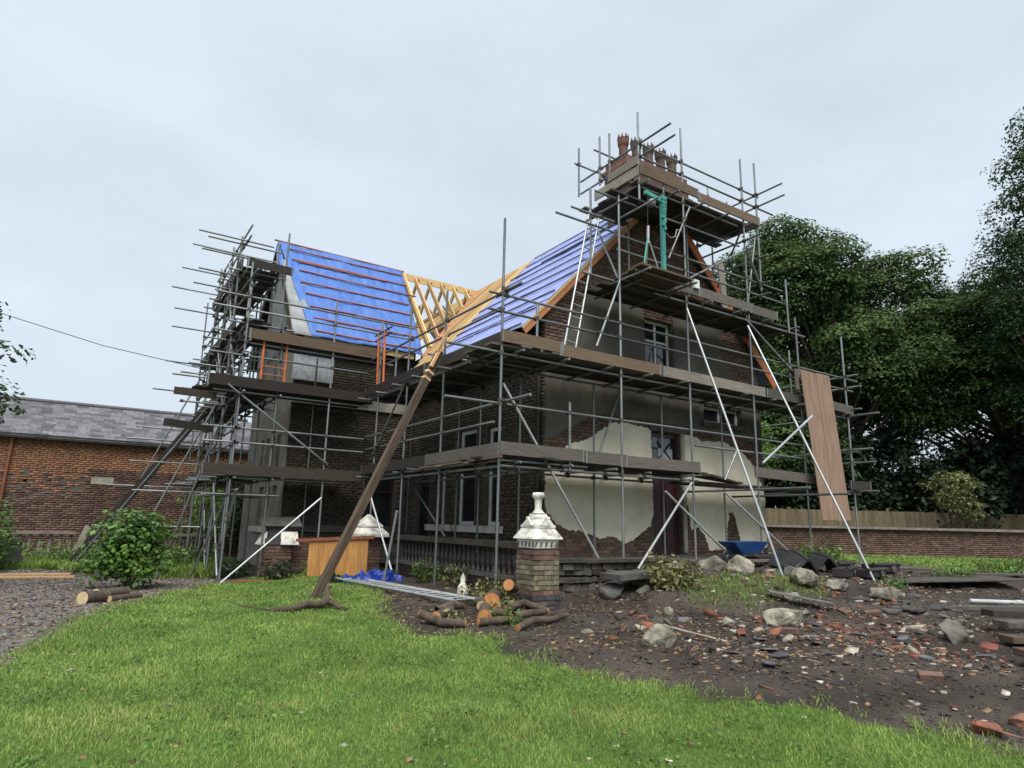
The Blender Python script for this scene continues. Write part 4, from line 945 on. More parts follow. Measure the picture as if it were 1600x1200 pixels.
# orange loading gate posts on the side scaffold
og=thing('loading_gate','orange swing gate frame on the inner corner of the scaffold','scaffold gate',(6.0,15.2,4.75))
for dx,dy in((0,.25),(.0,-.15)): MB().tube((dx,dy,.05),(dx-.0,dy+.12,1.6),.03,n=8).obj('post','orange_paint',og)
for z in(1.45,1.6): MB().tube((0,-.5,z),(0,.6,z),.02,n=6).obj('rail','black_iron',og)
MB().tube((0,-.3,1.55),(0,-.05,1.75),.02,n=6).obj('rail','black_iron',og)
og=thing('loading_gate','orange posts of a swing gate on the left wing scaffold','scaffold gate',(3.3,16.15,4.7))
for x in(0,.55): MB().tube((x,0,0),(x,0,1.25),.03,n=8).obj('post','orange_paint',og)
for z in(.3,.5,.7): MB().tube((0,0,z),(.55,0,z),.012,n=6).obj('rail','orange_paint',og)
wr=thing('overhead_cable','thin overhead cable running in from the left to the scaffold','cable',(3.0,22.0,6.1))
MB().path([(0,0,0),(-3,1.0,.55),(-8,2.5,1.9),(-14,4.5,4.0)],.012,n=5).obj('cable_run','wire',wr)
# ---------------------------------------------------------------- terrace, balustrade, piers
mat('brick_orange',(.31,.15,.078),(.2,.095,.052),scale=10,rough=.9,attr='tint',rand=.22,bump=.2,hue=.008)
mat('brick_old',(.16,.092,.07),(.09,.054,.043),scale=10,rough=.92,attr='tint',rand=.42,bump=.25,hue=.012)
mat('brick_sooty',(.13,.07,.05),(.065,.042,.034),scale=10,rough=.92,attr='tint',rand=.4,bump=.25)
mat('coping_pink',(.25,.2,.175),(.14,.115,.1),scale=4,rough=.85,bump=.2)
mat('dark_terracotta',(.04,.03,.031),(.02,.016,.018),scale=5,rough=.45,bump=.15,spec=.5)
mat('fence_wood',(.17,.13,.078),(.1,.078,.048),scale=3,stretch=(9,9,1.2),rough=.85,rand=.22)
# paved terrace in front of the gable
tr=MB(); tr.prism([(6.85,9.1,.5),(9.6,9.1,.5),(12.2,9.35,.5),(15.6,9.6,.5),(15.6,10.84,.5),(7.92,10.84,.5),(7.92,17.4,.5),(6.85,17.4,.5)],(0,0,.44)); tr.obj('terrace','stone_dark',kind='structure')
# low rubble-stone retaining wall along the terrace edge: courses of stones
rw=thing('retaining_wall','low rough stone retaining wall below the terrace beside the white capped pier','wall',(8,9.0,.3))
mat('wall_stone',(.085,.072,.056),(.04,.034,.027),scale=6,rough=.95,rand=.4,bump=.6)
for r in range(6):
    x=-1.35+random.uniform(-.1,0); z=.0+r*.107
    while x<1.45:
        l=random.uniform(.14,.34); mb=MB(); mb.box((0,0,0),(l-.012,.2+random.uniform(-.03,.04),.1)); 
        bm_=mb; vs=[Vector(v)+noise.noise_vector(Vector(v)*4+Vector((x,r,0)))*.06 for v in bm_.v]; bm_.v=[tuple(v) for v in vs]
        bm_.obj('stone',random.choice(['wall_stone','wall_stone','stone_dark']),rw,loc=(x+l/2,random.uniform(-.02,.02),z+.055)); x+=l
for i in range(4):
    mb=MB().box((0,0,0),(.72,.36,.06)); mb.v=[tuple(Vector(v)+noise.noise_vector(Vector(v)*5+Vector((i,0,0)))*.02) for v in mb.v]; mb.obj('coping_stone','wall_stone',rw,loc=(-1.0+i*.74,.02,.68),rot=(0,random.uniform(-.02,.02),0))
# balustrade
def baluster_mesh(h,mt_,name):
    return MB().lathe([(.055,0),(.055,.04),(.035,.06),(.06,h*.3),(.065,h*.42),(.03,h*.72),(.04,h*.84),(.05,h*.9),(.055,h)],n=8).mesh(name,mt_)
bl=thing('balustrade','dark terracotta balustrade between the white capped pier and the front steps','balustrade',(6.6,9.15,.28))
BL=5.6; MB().box2((-.14,0,0),(.14,BL,.34)).obj('plinth','dark_terracotta',bl)
MB().box2((-.17,0,.34),(.17,BL,.41)).obj('base_rail','stone_dark',bl); MB().box2((-.16,0,.88),(.16,BL,.985)).obj('top_rail','wall_stone',bl)
bm1=baluster_mesh(.47,'dark_terracotta','baluster_a')
for i in range(30): put('baluster',bm1,bl,loc=(0,.12+i*.185,.41))
for i,(yy,zz) in enumerate(((.0,.02),(.0,.12),(.0,.22))):
    MB().box2((-.16+.01*i,.0,zz),(-.141,BL,zz+.035)).obj('moulding','dark_terracotta',bl)
# brick pier builder
def brick_pier(par,w,z0,z1,objm):
    key={}
    z=z0;r=0
    while z<z1-.03:
        mname=objm(r)
        for f in range(4):
            for k in range(2):
                ck=('pb',mname,round(w,2))
                if ck not in key: key[ck]=MB().box((0,0,0),(w/2-.009,.1,BR_H)).mesh('brick',mname)
                sh_=(w/4 if k else -w/4)+(.035 if r%2 else -.035)
                sh_=max(min(sh_,w/4+.0),-w/4)
                o=put('brick',key[ck],par); o.matrix_basis=Matrix.Rotation(f*math.pi/2,4,'Z')@Matrix.Translation((sh_+random.uniform(-.004,.004)+ (.018 if r%2 else -.018),-w/2+.05-random.uniform(-.004,.006),z+BR_H/2))
        z+=BR_H+JT; r+=1
def finial_cap(par,w,z,knob=True,mt_='stone_white'):
    def frus(w0,w1,za,zb,nm):
        mb=MB(); mb.lathe([(w0*.7071,za),(w1*.7071,zb)],n=4,smooth=False,rot=math.pi/4); return mb.obj(nm,mt_,par)
    b=w+.03
    frus(b-.06,b-.02,z,z+.14,'cap_band')
    for f in range(4):
        for k in range(5):
            mb=MB().box((0,0,0),(.018,.02,.075),Matrix.Rotation(.25,3,'Y')); o=mb.obj('dentil','stone_dark',par); o.matrix_basis=Matrix.Rotation(f*math.pi/2,4,'Z')@Matrix.Translation((-.2*b*2+k*.2*b,-(b-.035)/2,z+.06))
    frus(b+.07,b+.05,z+.14,z+.17,'cap_slab'); frus(b+.05,b*.7,z+.17,z+.33,'cap_slope')
    frus(b*.8,b*.8,z+.31,z+.355,'cap_step'); frus(b*.74,b*.5,z+.355,z+.46,'cap_slope'); frus(b*.56,b*.54,z+.45,z+.485,'cap_step'); frus(b*.46,b*.34,z+.485,z+.52,'cap_slope')
    for f in range(4):
        mb=MB().prism([(-.11,0,0),(.11,0,0),(0,0,.13)],(0,-.03,0)); o=mb.obj('gablet',mt_,par); o.matrix_basis=Matrix.Rotation(f*math.pi/2,4,'Z')@Matrix.Translation((0,-b*.36,z+.345))
    if knob:
        frus(b*.40,b*.40,z+.5,z+.53,'cap_step')
        MB().lathe([(.11,0),(.075,.03),(.055,.07),(.06,.2),(.07,.22),(.085,.24),(.1,.265),(.1,.3),(.085,.325),(0,.33)],n=12).obj('finial',mt_,par,loc=(0,0,z+.54))
gp_=thing('gate_pier','buff brick pier with a white stepped stone cap and knob finial','pier',(6.2,8.62,.2))
brick_pier(gp_,.47,.32,1.02,lambda r:'brick_red_o' if r in(0,7,8) else 'brick_buff_o'); brick_pier(gp_,.53,-.2,.32,lambda r:'brick_dark_o')
MB().box2((-.2,-.2,-.2),(.2,.2,1.02)).obj('core','mortar',gp_); finial_cap(gp_,.47,1.02)
p2=thing('gate_pier','brick pier with plain white pyramid cap behind the timber prop','pier',(5.95,15.3,.3))
brick_pier(p2,.47,0,.9,lambda r:'brick_red_o'); MB().box2((-.2,-.2,0),(.2,.2,.9)).obj('core','mortar',p2)
for w0,w1,za,zb in((.78,.78,.9,.97),(.78,.5,.97,1.12),(.54,.54,1.12,1.16),(.54,.06,1.16,1.42)): MB().lathe([(w0*.7071,za),(w1*.7071,zb)],n=4,smooth=False,rot=math.pi/4).obj('cap_tier','stone_white',p2)
p3=thing('gate_pier','squat dark brick pier with two small sloping white copings','pier',(4.12,16.6,.12))
brick_pier(p3,.62,0,.85,lambda r:'brick_red_o'); MB().box2((-.27,-.27,0),(.27,.27,.85)).obj('core','mortar',p3)
for (cx,cy,rz) in((.25,-.3,0),(-.32,-.05,-math.pi/2)):
    mb=MB().prism([(-.2,-.12,.0),(-.2,.06,.0),(-.2,.06,.3)],(.4,0,0)); mb.obj('coping','stone_white',p3,loc=(cx,cy,.85),rot=(0,0,rz)); MB().box((0,0,0),(.42,.2,.03)).obj('coping_lip','paint_white',p3,loc=(cx-.0,cy-.02,.865),rot=(0,0,rz))
MB().box2((-.3,-.3,.85),(.3,.3,1.0)).obj('top_block','brick_dark_o',p3)
MB().prism([(-.42,-.3,1.28),(-.42,.2,1.28),(-.42,.0,1.5)],(.95,0,0)).obj('upper_coping','stone_dark',p3); MB().box2((-.22,-.2,1.0),(.25,.15,1.28)).obj('upper_block','brick_dark_o',p3)
wl=thing('terrace_wall','dark brick dwarf wall beside the plywood hoarding','wall',(4.55,16.7,.15))
for r in range(12):
    for k in range(7): put('brick',bpy.data.meshes.get('brick_wl') or MB().box((0,0,0),(BR_L,.11,BR_H)).mesh('brick_wl','brick_red_o'),wl,loc=(k*.225+(.1 if r%2 else 0),0,r*.075+.035))
MB().box2((-.05,.04,0),(1.6,.2,.9)).obj('core','mortar',wl)
hb=thing('plywood_hoarding','orange plywood hoarding with a red top rail closing the front steps','hoarding',(4.5,15.1,.2))
hx=Vector((5.6,14.4,0))-Vector((4.5,15.1,0)); an=math.atan2(hx.y,hx.x); hb.rotation_euler=(0,0,an)
for i in range(6): MB().box2((i*.222,0,.08),(i*.222+.219,.02,.9+i*.012)).obj('board','ply_orange',hb)
MB().box((.58,-.02,.96),(1.75,.05,.07),Matrix.Rotation(-.06,3,'Y')).obj('top_rail','rust_steel',hb)
MB().box2((.0,.021,.3),(1.33,.07,.38)).obj('rail','pine',hb)
# ---------------------------------------------------------------- brick outbuilding on the left
OBY=27.5
ob=thing('brick_outbuilding','long single storey brick outbuilding with grey slate roof on the left','outbuilding',(-4,OBY,0)); OBO=-Vector((-4,OBY,0))
otop=topfn(lambda u: 4.12,[])
ow=Wall('wall',(-14,OBY,0),(1,0,0),(0,-1,0),19.5,-.1,otop,[],'mortar',parent=ob,loc=OBO)
def zone(u,z):
    x=u-14; n=.25*math.sin(x*2.1)+.15*math.sin(x*5.3)
    if z>3.3+.06*n: return 0
    if x>.25 and z<3.1: return 2
    return 0 if random.random()<(z-1.9)/1.3 else 1
for k,m_ in enumerate(('brick_orange','brick_old','brick_sooty')):
    ow.bricks(m_,m_,keep=lambda u,z,k=k: u>11.0 and zone(u,z)==k)
put('end_wall',MB().box2((5.2,OBY+.01,-.1),(5.5,OBY+5.2,4.1)).mesh('end_wall','brick_sooty'),ob,loc=OBO)
MB().box2((-14,OBY-.28,4.05),(5.7,OBY-.12,4.2)).obj('gutter','black_iron',ob,loc=OBO); MB().tube((-2.15,OBY-.08,.2),(-2.1,OBY-.08,4.1),.05).obj('downpipe','rust_steel',ob,loc=OBO)
MB().box2((.3,OBY-.03,2.62),(.98,OBY+.05,2.86)).obj('stone_patch','stone_pale',ob,loc=OBO)
SLO=math.atan2(1.6,2.9); rfo=Vector((0,OBY-.3,4.12)); 
rf=MB().prism([(-14.2,OBY-.25,4.08),(5.8,OBY-.25,4.08),(5.8,OBY+2.65,5.68),(-14.2,OBY+2.65,5.68)],(0,0,.03)); RF=rf.obj('roof','stone_dark',ob,loc=OBO)
MB().prism([(-14.2,OBY+2.67,5.68),(5.8,OBY+2.67,5.68),(5.8,OBY+5.6,4.08),(-14.2,OBY+5.6,4.08)],(0,0,.03)).obj('rear_slope','slate',ob,loc=OBO)
MB().path([(-14.2,OBY+2.66,5.74),(5.8,OBY+2.66,5.74)],.09,n=6).obj('ridge_tiles','slate',ob,loc=OBO)
sl=[MB().box((0,0,0),(w_,.3,.02)).mesh('slate_%d'%i,'slate') for i,w_ in enumerate((.33,.36,.39))]
rest=[]; cnt=0; Rs=Matrix.Rotation(SLO,4,'X')
for r in range(14):
    t=.1+r*.225; x=-14.1+(.18 if r%2 else 0)
    while x<5.7:
        i=random.randrange(3); wv=(.33,.36,.39)[i]; P=Vector((x+wv/2,OBY-.25+t*math.cos(SLO),4.12+t*math.sin(SLO)+.012+random.uniform(0,.008)))
        Mx=Matrix.Translation(P)@Rs@Matrix.Rotation(.035+random.uniform(-.012,.012),4,'X')@Matrix.Rotation(random.uniform(-.015,.015),4,'Y')
        if -2.6<x<3.6 and cnt<300: o=put('slate',sl[i],RF); o.matrix_basis=Mx; cnt+=1
        else: rest.append((Mx,wv))
        x+=wv+.008
V=[];F=[]
for Mx,wv in rest:
    b=len(V); V+=[tuple(Mx@Vector((a*wv/2,c_*.15,.006))) for a,c_ in((-1,-1),(1,-1),(1,1),(-1,1))]; F.append((b,b+1,b+2,b+3))
put('slates',fastmesh('slates',V,F,'slate_stuff',tint=rng.random(len(F))),RF,kind='stuff')
# broken balustrade in front of it
def low_bal(label,x0,x1,y,z,n):
    o=thing('balustrade',label,'balustrade',(x0,y,z)); L_=x1-x0
    MB().box2((0,-.13,.7),(L_,.13,.78)).obj('top_rail','coping_pink',o); MB().box2((0,-.12,0),(L_,.12,.16)).obj('plinth','stone_dark',o)
    m_=bpy.data.meshes.get('baluster_b') or baluster_mesh(.54,'coping_pink','baluster_b')
    for i in range(n): put('baluster',m_,o,loc=((i+.5)*L_/n,0,.16))
low_bal('short weathered balustrade with pink coping left of the round shrub',-1.7,.1,25.0,.25,7); low_bal('weathered balustrade with pink coping behind the left scaffold feet',1.9,4.3,23.4,.25,10)
ls=thing('stone_slab','broken stone slab leaning among weeds in front of the outbuilding','slab',(.2,24.0,.1)); MB().box((0,0,.55),(.16,.5,1.2),Matrix.Rotation(.3,3,'Y')).obj('slab','stone_pale',ls)
hut=thing('stone_block','stack of grey stone blocks beside the left edge bush','stone stack',(-1.35,21.9,.15))
for i in range(5): MB().box((0,0,0),(.7-.05*i,.4,.15)).obj('block','stone_dark',hut,loc=(random.uniform(-.04,.04),0,.08+i*.155),rot=(0,0,random.uniform(-.1,.1)))
# ---------------------------------------------------------------- right boundary wall and fence
A=Vector((19.4,16.9,.6));B=Vector((34.5,8.75,.72)); d=(B-A); L_=Vector((d.x,d.y,0)).length; u=Vector((d.x,d.y,0)).normalized(); nrm=Vector((u.y,-u.x,0))
if nrm.dot(-A)<0: nrm=-nrm
bw=thing('boundary_wall','long low red brick boundary wall along the far lawn','wall',A)
bt=topfn(lambda q: 1.75,[])
bwl=Wall('wall_face',A.xy.to_3d(),u,nrm,L_,.45,bt,[],'mortar',parent=bw,loc=-A)
bwl.bricks('brick_old','brick_old')
M_=Matrix((u,nrm,Vector((0,0,1)))).transposed()
MB().box((u*L_*.5).to_tuple()[:2]+(1.1,),(L_,.34,.09),M_).obj('coping','coping_pink',bw)
MB().box(tuple((u*L_*.5-nrm*.15))[:2]+(.4,),(L_,.22,1.4),M_).obj('core','mortar',bw)
fA=Vector((24.2,20.0,.7));fB=Vector((40.5,11.1,.8)); fd=fB-fA; fl_=fd.length; fu=fd.normalized()
fe=thing('fence','close boarded brown timber fence behind the brick boundary wall','fence',fA); an=math.atan2(fu.y,fu.x); fe.rotation_euler=(0,0,an)
fbm=MB().box((0,0,.9),(.145,.02,1.8)).mesh('fence_board','fence_wood')
i=0;x=0
while x<fl_: put('board',fbm,fe,loc=(x,random.uniform(-.006,.006),random.uniform(-.015,.015)),rot=(0,0,.03)); x+=.14; i+=1
x=1.2
while x<fl_: MB().box((0,0,.95),(.1,.1,1.9)).obj('post','fence_wood',fe,loc=(x,.09,0)); x+=2.4
MB().box2((0,.03,1.3),(fl_,.08,1.38)).obj('rail','fence_wood',fe)
# ---------------------------------------------------------------- vegetation
def leaves_mesh(name,C,N,size,mt_,flat=.35,aspect=.6,droop=0.):
    """one bent quad per leaf at points C with preferred normals N"""
    n=len(C); C=np.asarray(C); t=rng.normal(size=(n,3)); N=N+rng.normal(size=(n,3))*flat; N/=np.linalg.norm(N,axis=1)[:,None]+1e-9
    t-=N*(t*N).sum(1)[:,None]; t/=np.linalg.norm(t,axis=1)[:,None]+1e-9; b=np.cross(N,t)
    s=(size*rng.uniform(.6,1.25,n))[:,None]; w=s*aspect*.5
    V=np.stack([C-t*s*.5,C+b*w-N*s*.1*rng.random((n,1)),C+t*s*.5-N*s*droop,C-b*w-N*s*.1*rng.random((n,1))],1).reshape(-1,3)
    F=np.arange(n*4).reshape(n,4); return fastmesh(name,V,F,mt_,tint=rng.random(n))
def crown_points(clumps,per,flatz=.6):
    Cs=[];Ns=[]
    for (c,r) in clumps:
        k=int(per*(r**2)); v=rng.normal(size=(k,3)); v/=np.linalg.norm(v,axis=1)[:,None]; v[:,2]=np.where(rng.random(k)<.7,np.abs(v[:,2]),v[:,2])
        rr=r*rng.uniform(.35,1.,k)**.5*(1+.18*np.sin(5*v[:,0]+c[0]*3)*np.cos(4*v[:,1]+c[1]*3)); p=v*rr[:,None]; p[:,2]*=flatz
        Cs.append(np.array(c)+p); Ns.append(v*np.array([.7,.7,1])+np.array([0,0,.45]))
    return np.concatenate(Cs),np.concatenate(Ns)
def tree(label,base,h,cr,cz,mt_,nclump,per,leaf,seed,trunk_r=.35,rc=(1.,1.6),lean=(0,0),name='tree',shape=1.,group=None,cat='tree',lobes=None,flatz=.6):
    """tapered trunk, limbs reaching to clumps of leaves spread through an uneven crown"""
    st=np.random.default_rng(seed); o=thing(name,label,cat,base,group=group)
    clumps=[]; tries=0
    lob=lobes or [((0,0,cz),cr)]
    while len(clumps)<nclump and tries<nclump*30:
        tries+=1; (lc,lr)=lob[st.integers(len(lob))]; v=st.normal(size=3); v/=np.linalg.norm(v); 
        q=np.array(lc)+v*np.array(lr)*st.uniform(.45,1.)**.6
        r=st.uniform(*rc)
        if q[2]<cz*.25: continue
        if all(np.linalg.norm(q-np.array(c))>.55*r for c,_ in clumps): clumps.append((tuple(q),r))
    mb=MB(); top=Vector((lean[0],lean[1],h*.72)); pts=[Vector((0,0,-.2)).lerp(top,t)+Vector((.15*math.sin(7*t+seed),.15*math.cos(5*t+seed),0))*t for t in np.linspace(0,1,9)]
    mb.path(pts,[trunk_r*(1.25 if i==0 else 1-.8*i/8) for i in range(9)],n=9); mb.obj('trunk','bark',o)
    mb=MB()
    for c,r in clumps[::2]:
        c=Vector(c); t=min(.95,max(.25,(c.z*.62)/max(.1,top.z))); a=Vector((0,0,0)).lerp(top,t); k=int(t*8); a=pts[k].lerp(pts[min(8,k+1)],t*8-k)
        m=a.lerp(c,.5)+Vector((0,0,-.08*(c-a).length)); mb.path([a,m,c],[trunk_r*.3*(1-t*.5),trunk_r*.18,.02],n=6,cap=False)
    mb.obj('limbs','bark',o)
    C,N=crown_points(clumps,per,flatz); put('crown',leaves_mesh('crown',C,N,leaf,mt_),o); return o
GT='trees beyond the boundary wall'
tree('broad sycamore with layered rounded crown right of the chimney scaffold',(34.2,19.6,.7),18.6,(4.9,4.4,4.6),12.4,'leaf_tree',230,330,.2,3,.5,(1.0,1.9),group=GT,lobes=[((-1.2,1.4,14.0),(4.0,3.8,3.9)),((-1.2,1.4,14.0),(4.0,3.8,3.9)),((2.2,-2.0,12.4),(3.2,3.0,3.6)),((-3.2,4,10.4),(3.8,3.8,3.4)),((1,-1,9.4),(4.8,4.8,2.4))])
tree('green sycamore with lower crown in front of the tall dark tree at right',(39.5,13.6,.7),15.,(4.5,4.5,4),9.2,'leaf_tree',200,330,.2,5,.42,(1.0,1.8),group=GT,lobes=[((0,0,10.6),(4.0,4.0,3.6)),((-2.6,2.2,8.4),(3.2,3.2,2.4)),((2,-2.4,8.4),(3.6,3.6,3.0)),((3,-1,11),(3,3,3))])
tree('tall dark tree with ragged outline at the right edge of the photo',(35.6,9.6,.7),20.5,(3.2,3.2,6.5),13.2,'leaf_tree_b',170,260,.17,9,.4,(.7,1.4),group=GT,lobes=[((.3,-.3,15.8),(1.9,1.9,4.4)),((0,0,11.5),(3.0,3.0,3.6)),((0,0,11.5),(3.0,3.0,3.6)),((.5,-.5,7.5),(3.2,3.2,3))],flatz=.85)
tree('dark tree behind the house seen through the scaffold at its right end',(29.0,22.5,.7),11.,(4,4,3.5),7.0,'leaf_tree',130,280,.2,12,.35,(1.0,1.7),group=GT,lobes=[((0,0,8.4),(3.2,3.2,3.0)),((-1.5,2,5.4),(3,3,2.4)),((1.6,-1.6,5),(2.6,2.6,2))])
for i,(x,y,h,r,lb) in enumerate(((33,19.6,6.2,3.0,'dark holly thicket under the broad sycamore'),(37.0,16.2,7,3.2,'dark understorey bush behind the middle of the fence'),(41.0,13.0,7.5,3.4,'dark understorey bush behind the fence below the tall tree'),(29.4,24.5,5.5,2.8,'dark bush behind the house beyond the fence end'),(44.5,10.0,8.5,3.6,'dark bush at the right end of the fence'),(25,26,5.2,2.8,'dark bush behind the scaffold at the house right side'),(38.5,22.5,9,4.2,'tall dark holly far behind the broad sycamore trunk'),(44,17.5,9.5,4.4,'tall dark holly far behind the pollarded shrub'),(48.5,13,10,4.6,'tall dark holly far behind the fence at the right edge'))):
    tree(lb,(x,y,.6),h,(r,r,h*.45),h*.55,'leaf_dark',60,130,.3,20+i,.18,(.9,1.5),name='understorey_bush',group='dark bushes behind the fence',cat='bush',lobes=[((0,0,h*.55),(r,r,h*.38)),((0,0,h*.28),(r*1.1,r*1.1,h*.22))],flatz=.9)
tree('lime green small tree glimpsed through the scaffold right of the house',(21.2,16.9,.7),5.2,(1.8,1.8,1.8),3.6,'leaf_lime',34,190,.2,31,.1,(.6,.95),cat='tree')
# pollarded shrub over the boundary wall
po=tree('pollarded shrub with bare pale stems above the boundary wall',(31.6,13.3,.7),3.6,(1.,1.,.7),2.9,'leaf_olive',22,330,.14,41,.07,(.35,.6),name='pollarded_shrub',cat='shrub',lobes=[((0,0,3.0),(1.0,1.0,.55)),((.3,-.3,2.0),(.8,.8,.7))])
for a,b in(((0,0,.3),(-.5,.4,2.6)),((0,0,.3),(.4,-.4,2.8)),((.1,0,.4),(1.0,-.9,2.1)),((0,0,.3),(0,.1,2.5))): MB().path([a,Vector(a).lerp(Vector(b),.5)+Vector((.1,.05,0)),b],[.07,.06,.05],n=6).obj('stem','bark',po)
tree('pale stemmed shrub at the right edge above the boundary wall',(34.4,10.6,.7),3.8,(.8,.8,.8),3.0,'leaf_olive',12,200,.13,43,.08,(.3,.5),name='pollarded_shrub',cat='shrub')
# left side
tree('tree reaching in at the left edge with small pale leaves',(-3.05,14.6,.2),5.6,(1.4,1.4,1.2),4.0,'leaf_tree_b',40,360,.11,51,.13,(.35,.6),lobes=[((.6,-.2,4.4),(1.15,1.0,.8)),((1.05,-.1,3.3),(.8,.6,.45)),((.9,-.1,3.5),(.8,.6,.4)),((-.8,.3,3.6),(1,1,.8))])
tree('bright green clipped bush at the left edge of the photo',(-2.0,20.7,.1),2.1,(.9,.9,.8),1.15,'leaf_shrub',40,420,.11,55,.05,(.35,.5),name='bush',cat='bush',lobes=[((0,0,1.05),(.75,.75,.75)),((0,0,.6),(.85,.85,.5))],flatz=.9)
tree('round leafy green shrub standing at the edge of the gravel drive',(.93,14.5,.2),1.55,(.72,.72,.6),.8,'leaf_shrub',58,640,.11,61,.04,(.25,.4),name='round_shrub',cat='shrub',lobes=[((0,0,.9),(.55,.55,.5)),((0,0,.5),(.66,.66,.4)),((.1,.1,1.0),(.5,.45,.35))],flatz=.85)
for i,(x,y,h,r,m_,lb) in enumerate(((4.6,26.3,3.6,1.3,'leaf_lime','light green bush behind the left wing seen between scaffold tubes'),(5.6,25.0,3.0,1.2,'leaf_dark','dark bush behind the left wing below the first lift'),(6.5,27.2,5.0,1.6,'leaf_tree','tree behind the left wing'))):
    tree(lb,(x,y,.1),h,(r,r,h*.45),h*.55,m_,36,220,.16,70+i,.07,(.45,.75),name='bush',cat='bush',lobes=[((0,0,h*.55),(r,r,h*.4)),((0,0,h*.3),(r,r,h*.25))],flatz=.9)
# weeds: upright leafy clumps
def weed(label,x,y,h,r,n,leaf,mt_,seed,name='weed_clump',cat='weeds',group=None):
    st=np.random.default_rng(seed); z=gz1(x,y); o=thing(name,label,cat,(x,y,z-.02),group=group); mb=MB(); C=[];N=[]
    for s in range(n):
        a=st.uniform(0,6.28); q=st.uniform(0,1)**.5*r; b=Vector((q*math.cos(a)*.5,q*math.sin(a)*.5,0)); t=Vector((q*math.cos(a),q*math.sin(a),h*st.uniform(.55,1.)*(1-.35*(q/r)**2)))
        m=b.lerp(t,.55)+Vector((0,0,.08*h)); mb.path([b,m,t],[.006,.005,.003],n=4,cap=False)
        for k in range(9):
            p=b.lerp(t,.2+.8*k/8)+Vector(st.normal(size=3))*leaf*.55; C.append(p); N.append(Vector((math.cos(a)*.5,math.sin(a)*.5,.8)))
    mb.obj('stems','leaf_olive',o,kind='stuff'); put('leaves',leaves_mesh('leaves',np.array(C),np.array(N),leaf,mt_,flat=.5,aspect=.42,droop=.15),o); return o
weed('yellow green laurel plant growing on the earth mound below the door',8.3,7.75,.62,.5,60,.12,'leaf_olive',1,name='laurel_plant',cat='plant')
GW='weeds along the balustrade'
weed('green weeds at the foot of the balustrade behind the blue tarpaulin',6.2,12.4,.62,.42,34,.09,'leaf_shrub',2,group=GW); weed('green weeds between balustrade and aluminium ladder',6.2,11.4,.5,.4,26,.09,'leaf_olive',3,group=GW)
weed('pale weeds beside the white capped pier',6.1,9.35,.55,.4,34,.09,'leaf_olive',4,group=GW); weed('yellowish weeds between the sawn logs and the pier',5.75,9.55,.42,.36,26,.1,'leaf_olive',5,group=GW)
weed('tall weeds by the right raker foot',13.9,8.6,.6,.6,40,.1,'leaf_shrub',6); weed('low weeds beside the boards on the right',15.6,6.7,.3,.5,24,.09,'leaf_shrub',7); weed('weeds at the right edge beside the far lawn',19.2,7.0,.45,.8,44,.12,'leaf_shrub',8)
weed('green weeds between the stones of the mound',12.9,6.6,.22,.35,18,.08,'leaf_shrub',9)
GL='weeds round the left scaffold feet'
for i,(x,y,h,r,m_,lb) in enumerate(((2.2,19.6,.9,.8,'leaf_shrub','tall weeds behind the left raker foot'),(3.3,17.0,.55,.5,'leaf_dark','dark broad weeds by the squat brick pier'),(3.9,15.2,.5,.45,'leaf_dark','dark weeds in front of the squat brick pier'),(1.2,22.5,.9,.9,'leaf_shrub','weeds behind the round shrub'),(-.4,23.3,.8,.8,'leaf_lime','yellow green weeds in front of the broken balustrade'),(.3,22.3,.8,.7,'leaf_lime','yellow green weeds left of the round shrub'),(4.9,15.4,.45,.4,'leaf_shrub','weeds beside the plywood hoarding'),(2.6,22.0,.9,.8,'leaf_dark','dark weeds beneath the left scaffold'),(3.0,20.5,.8,.6,'leaf_shrub','weeds between the left scaffold standards'))):
    weed(lb,x,y,h,r,46,.11,m_,80+i,group=GL)
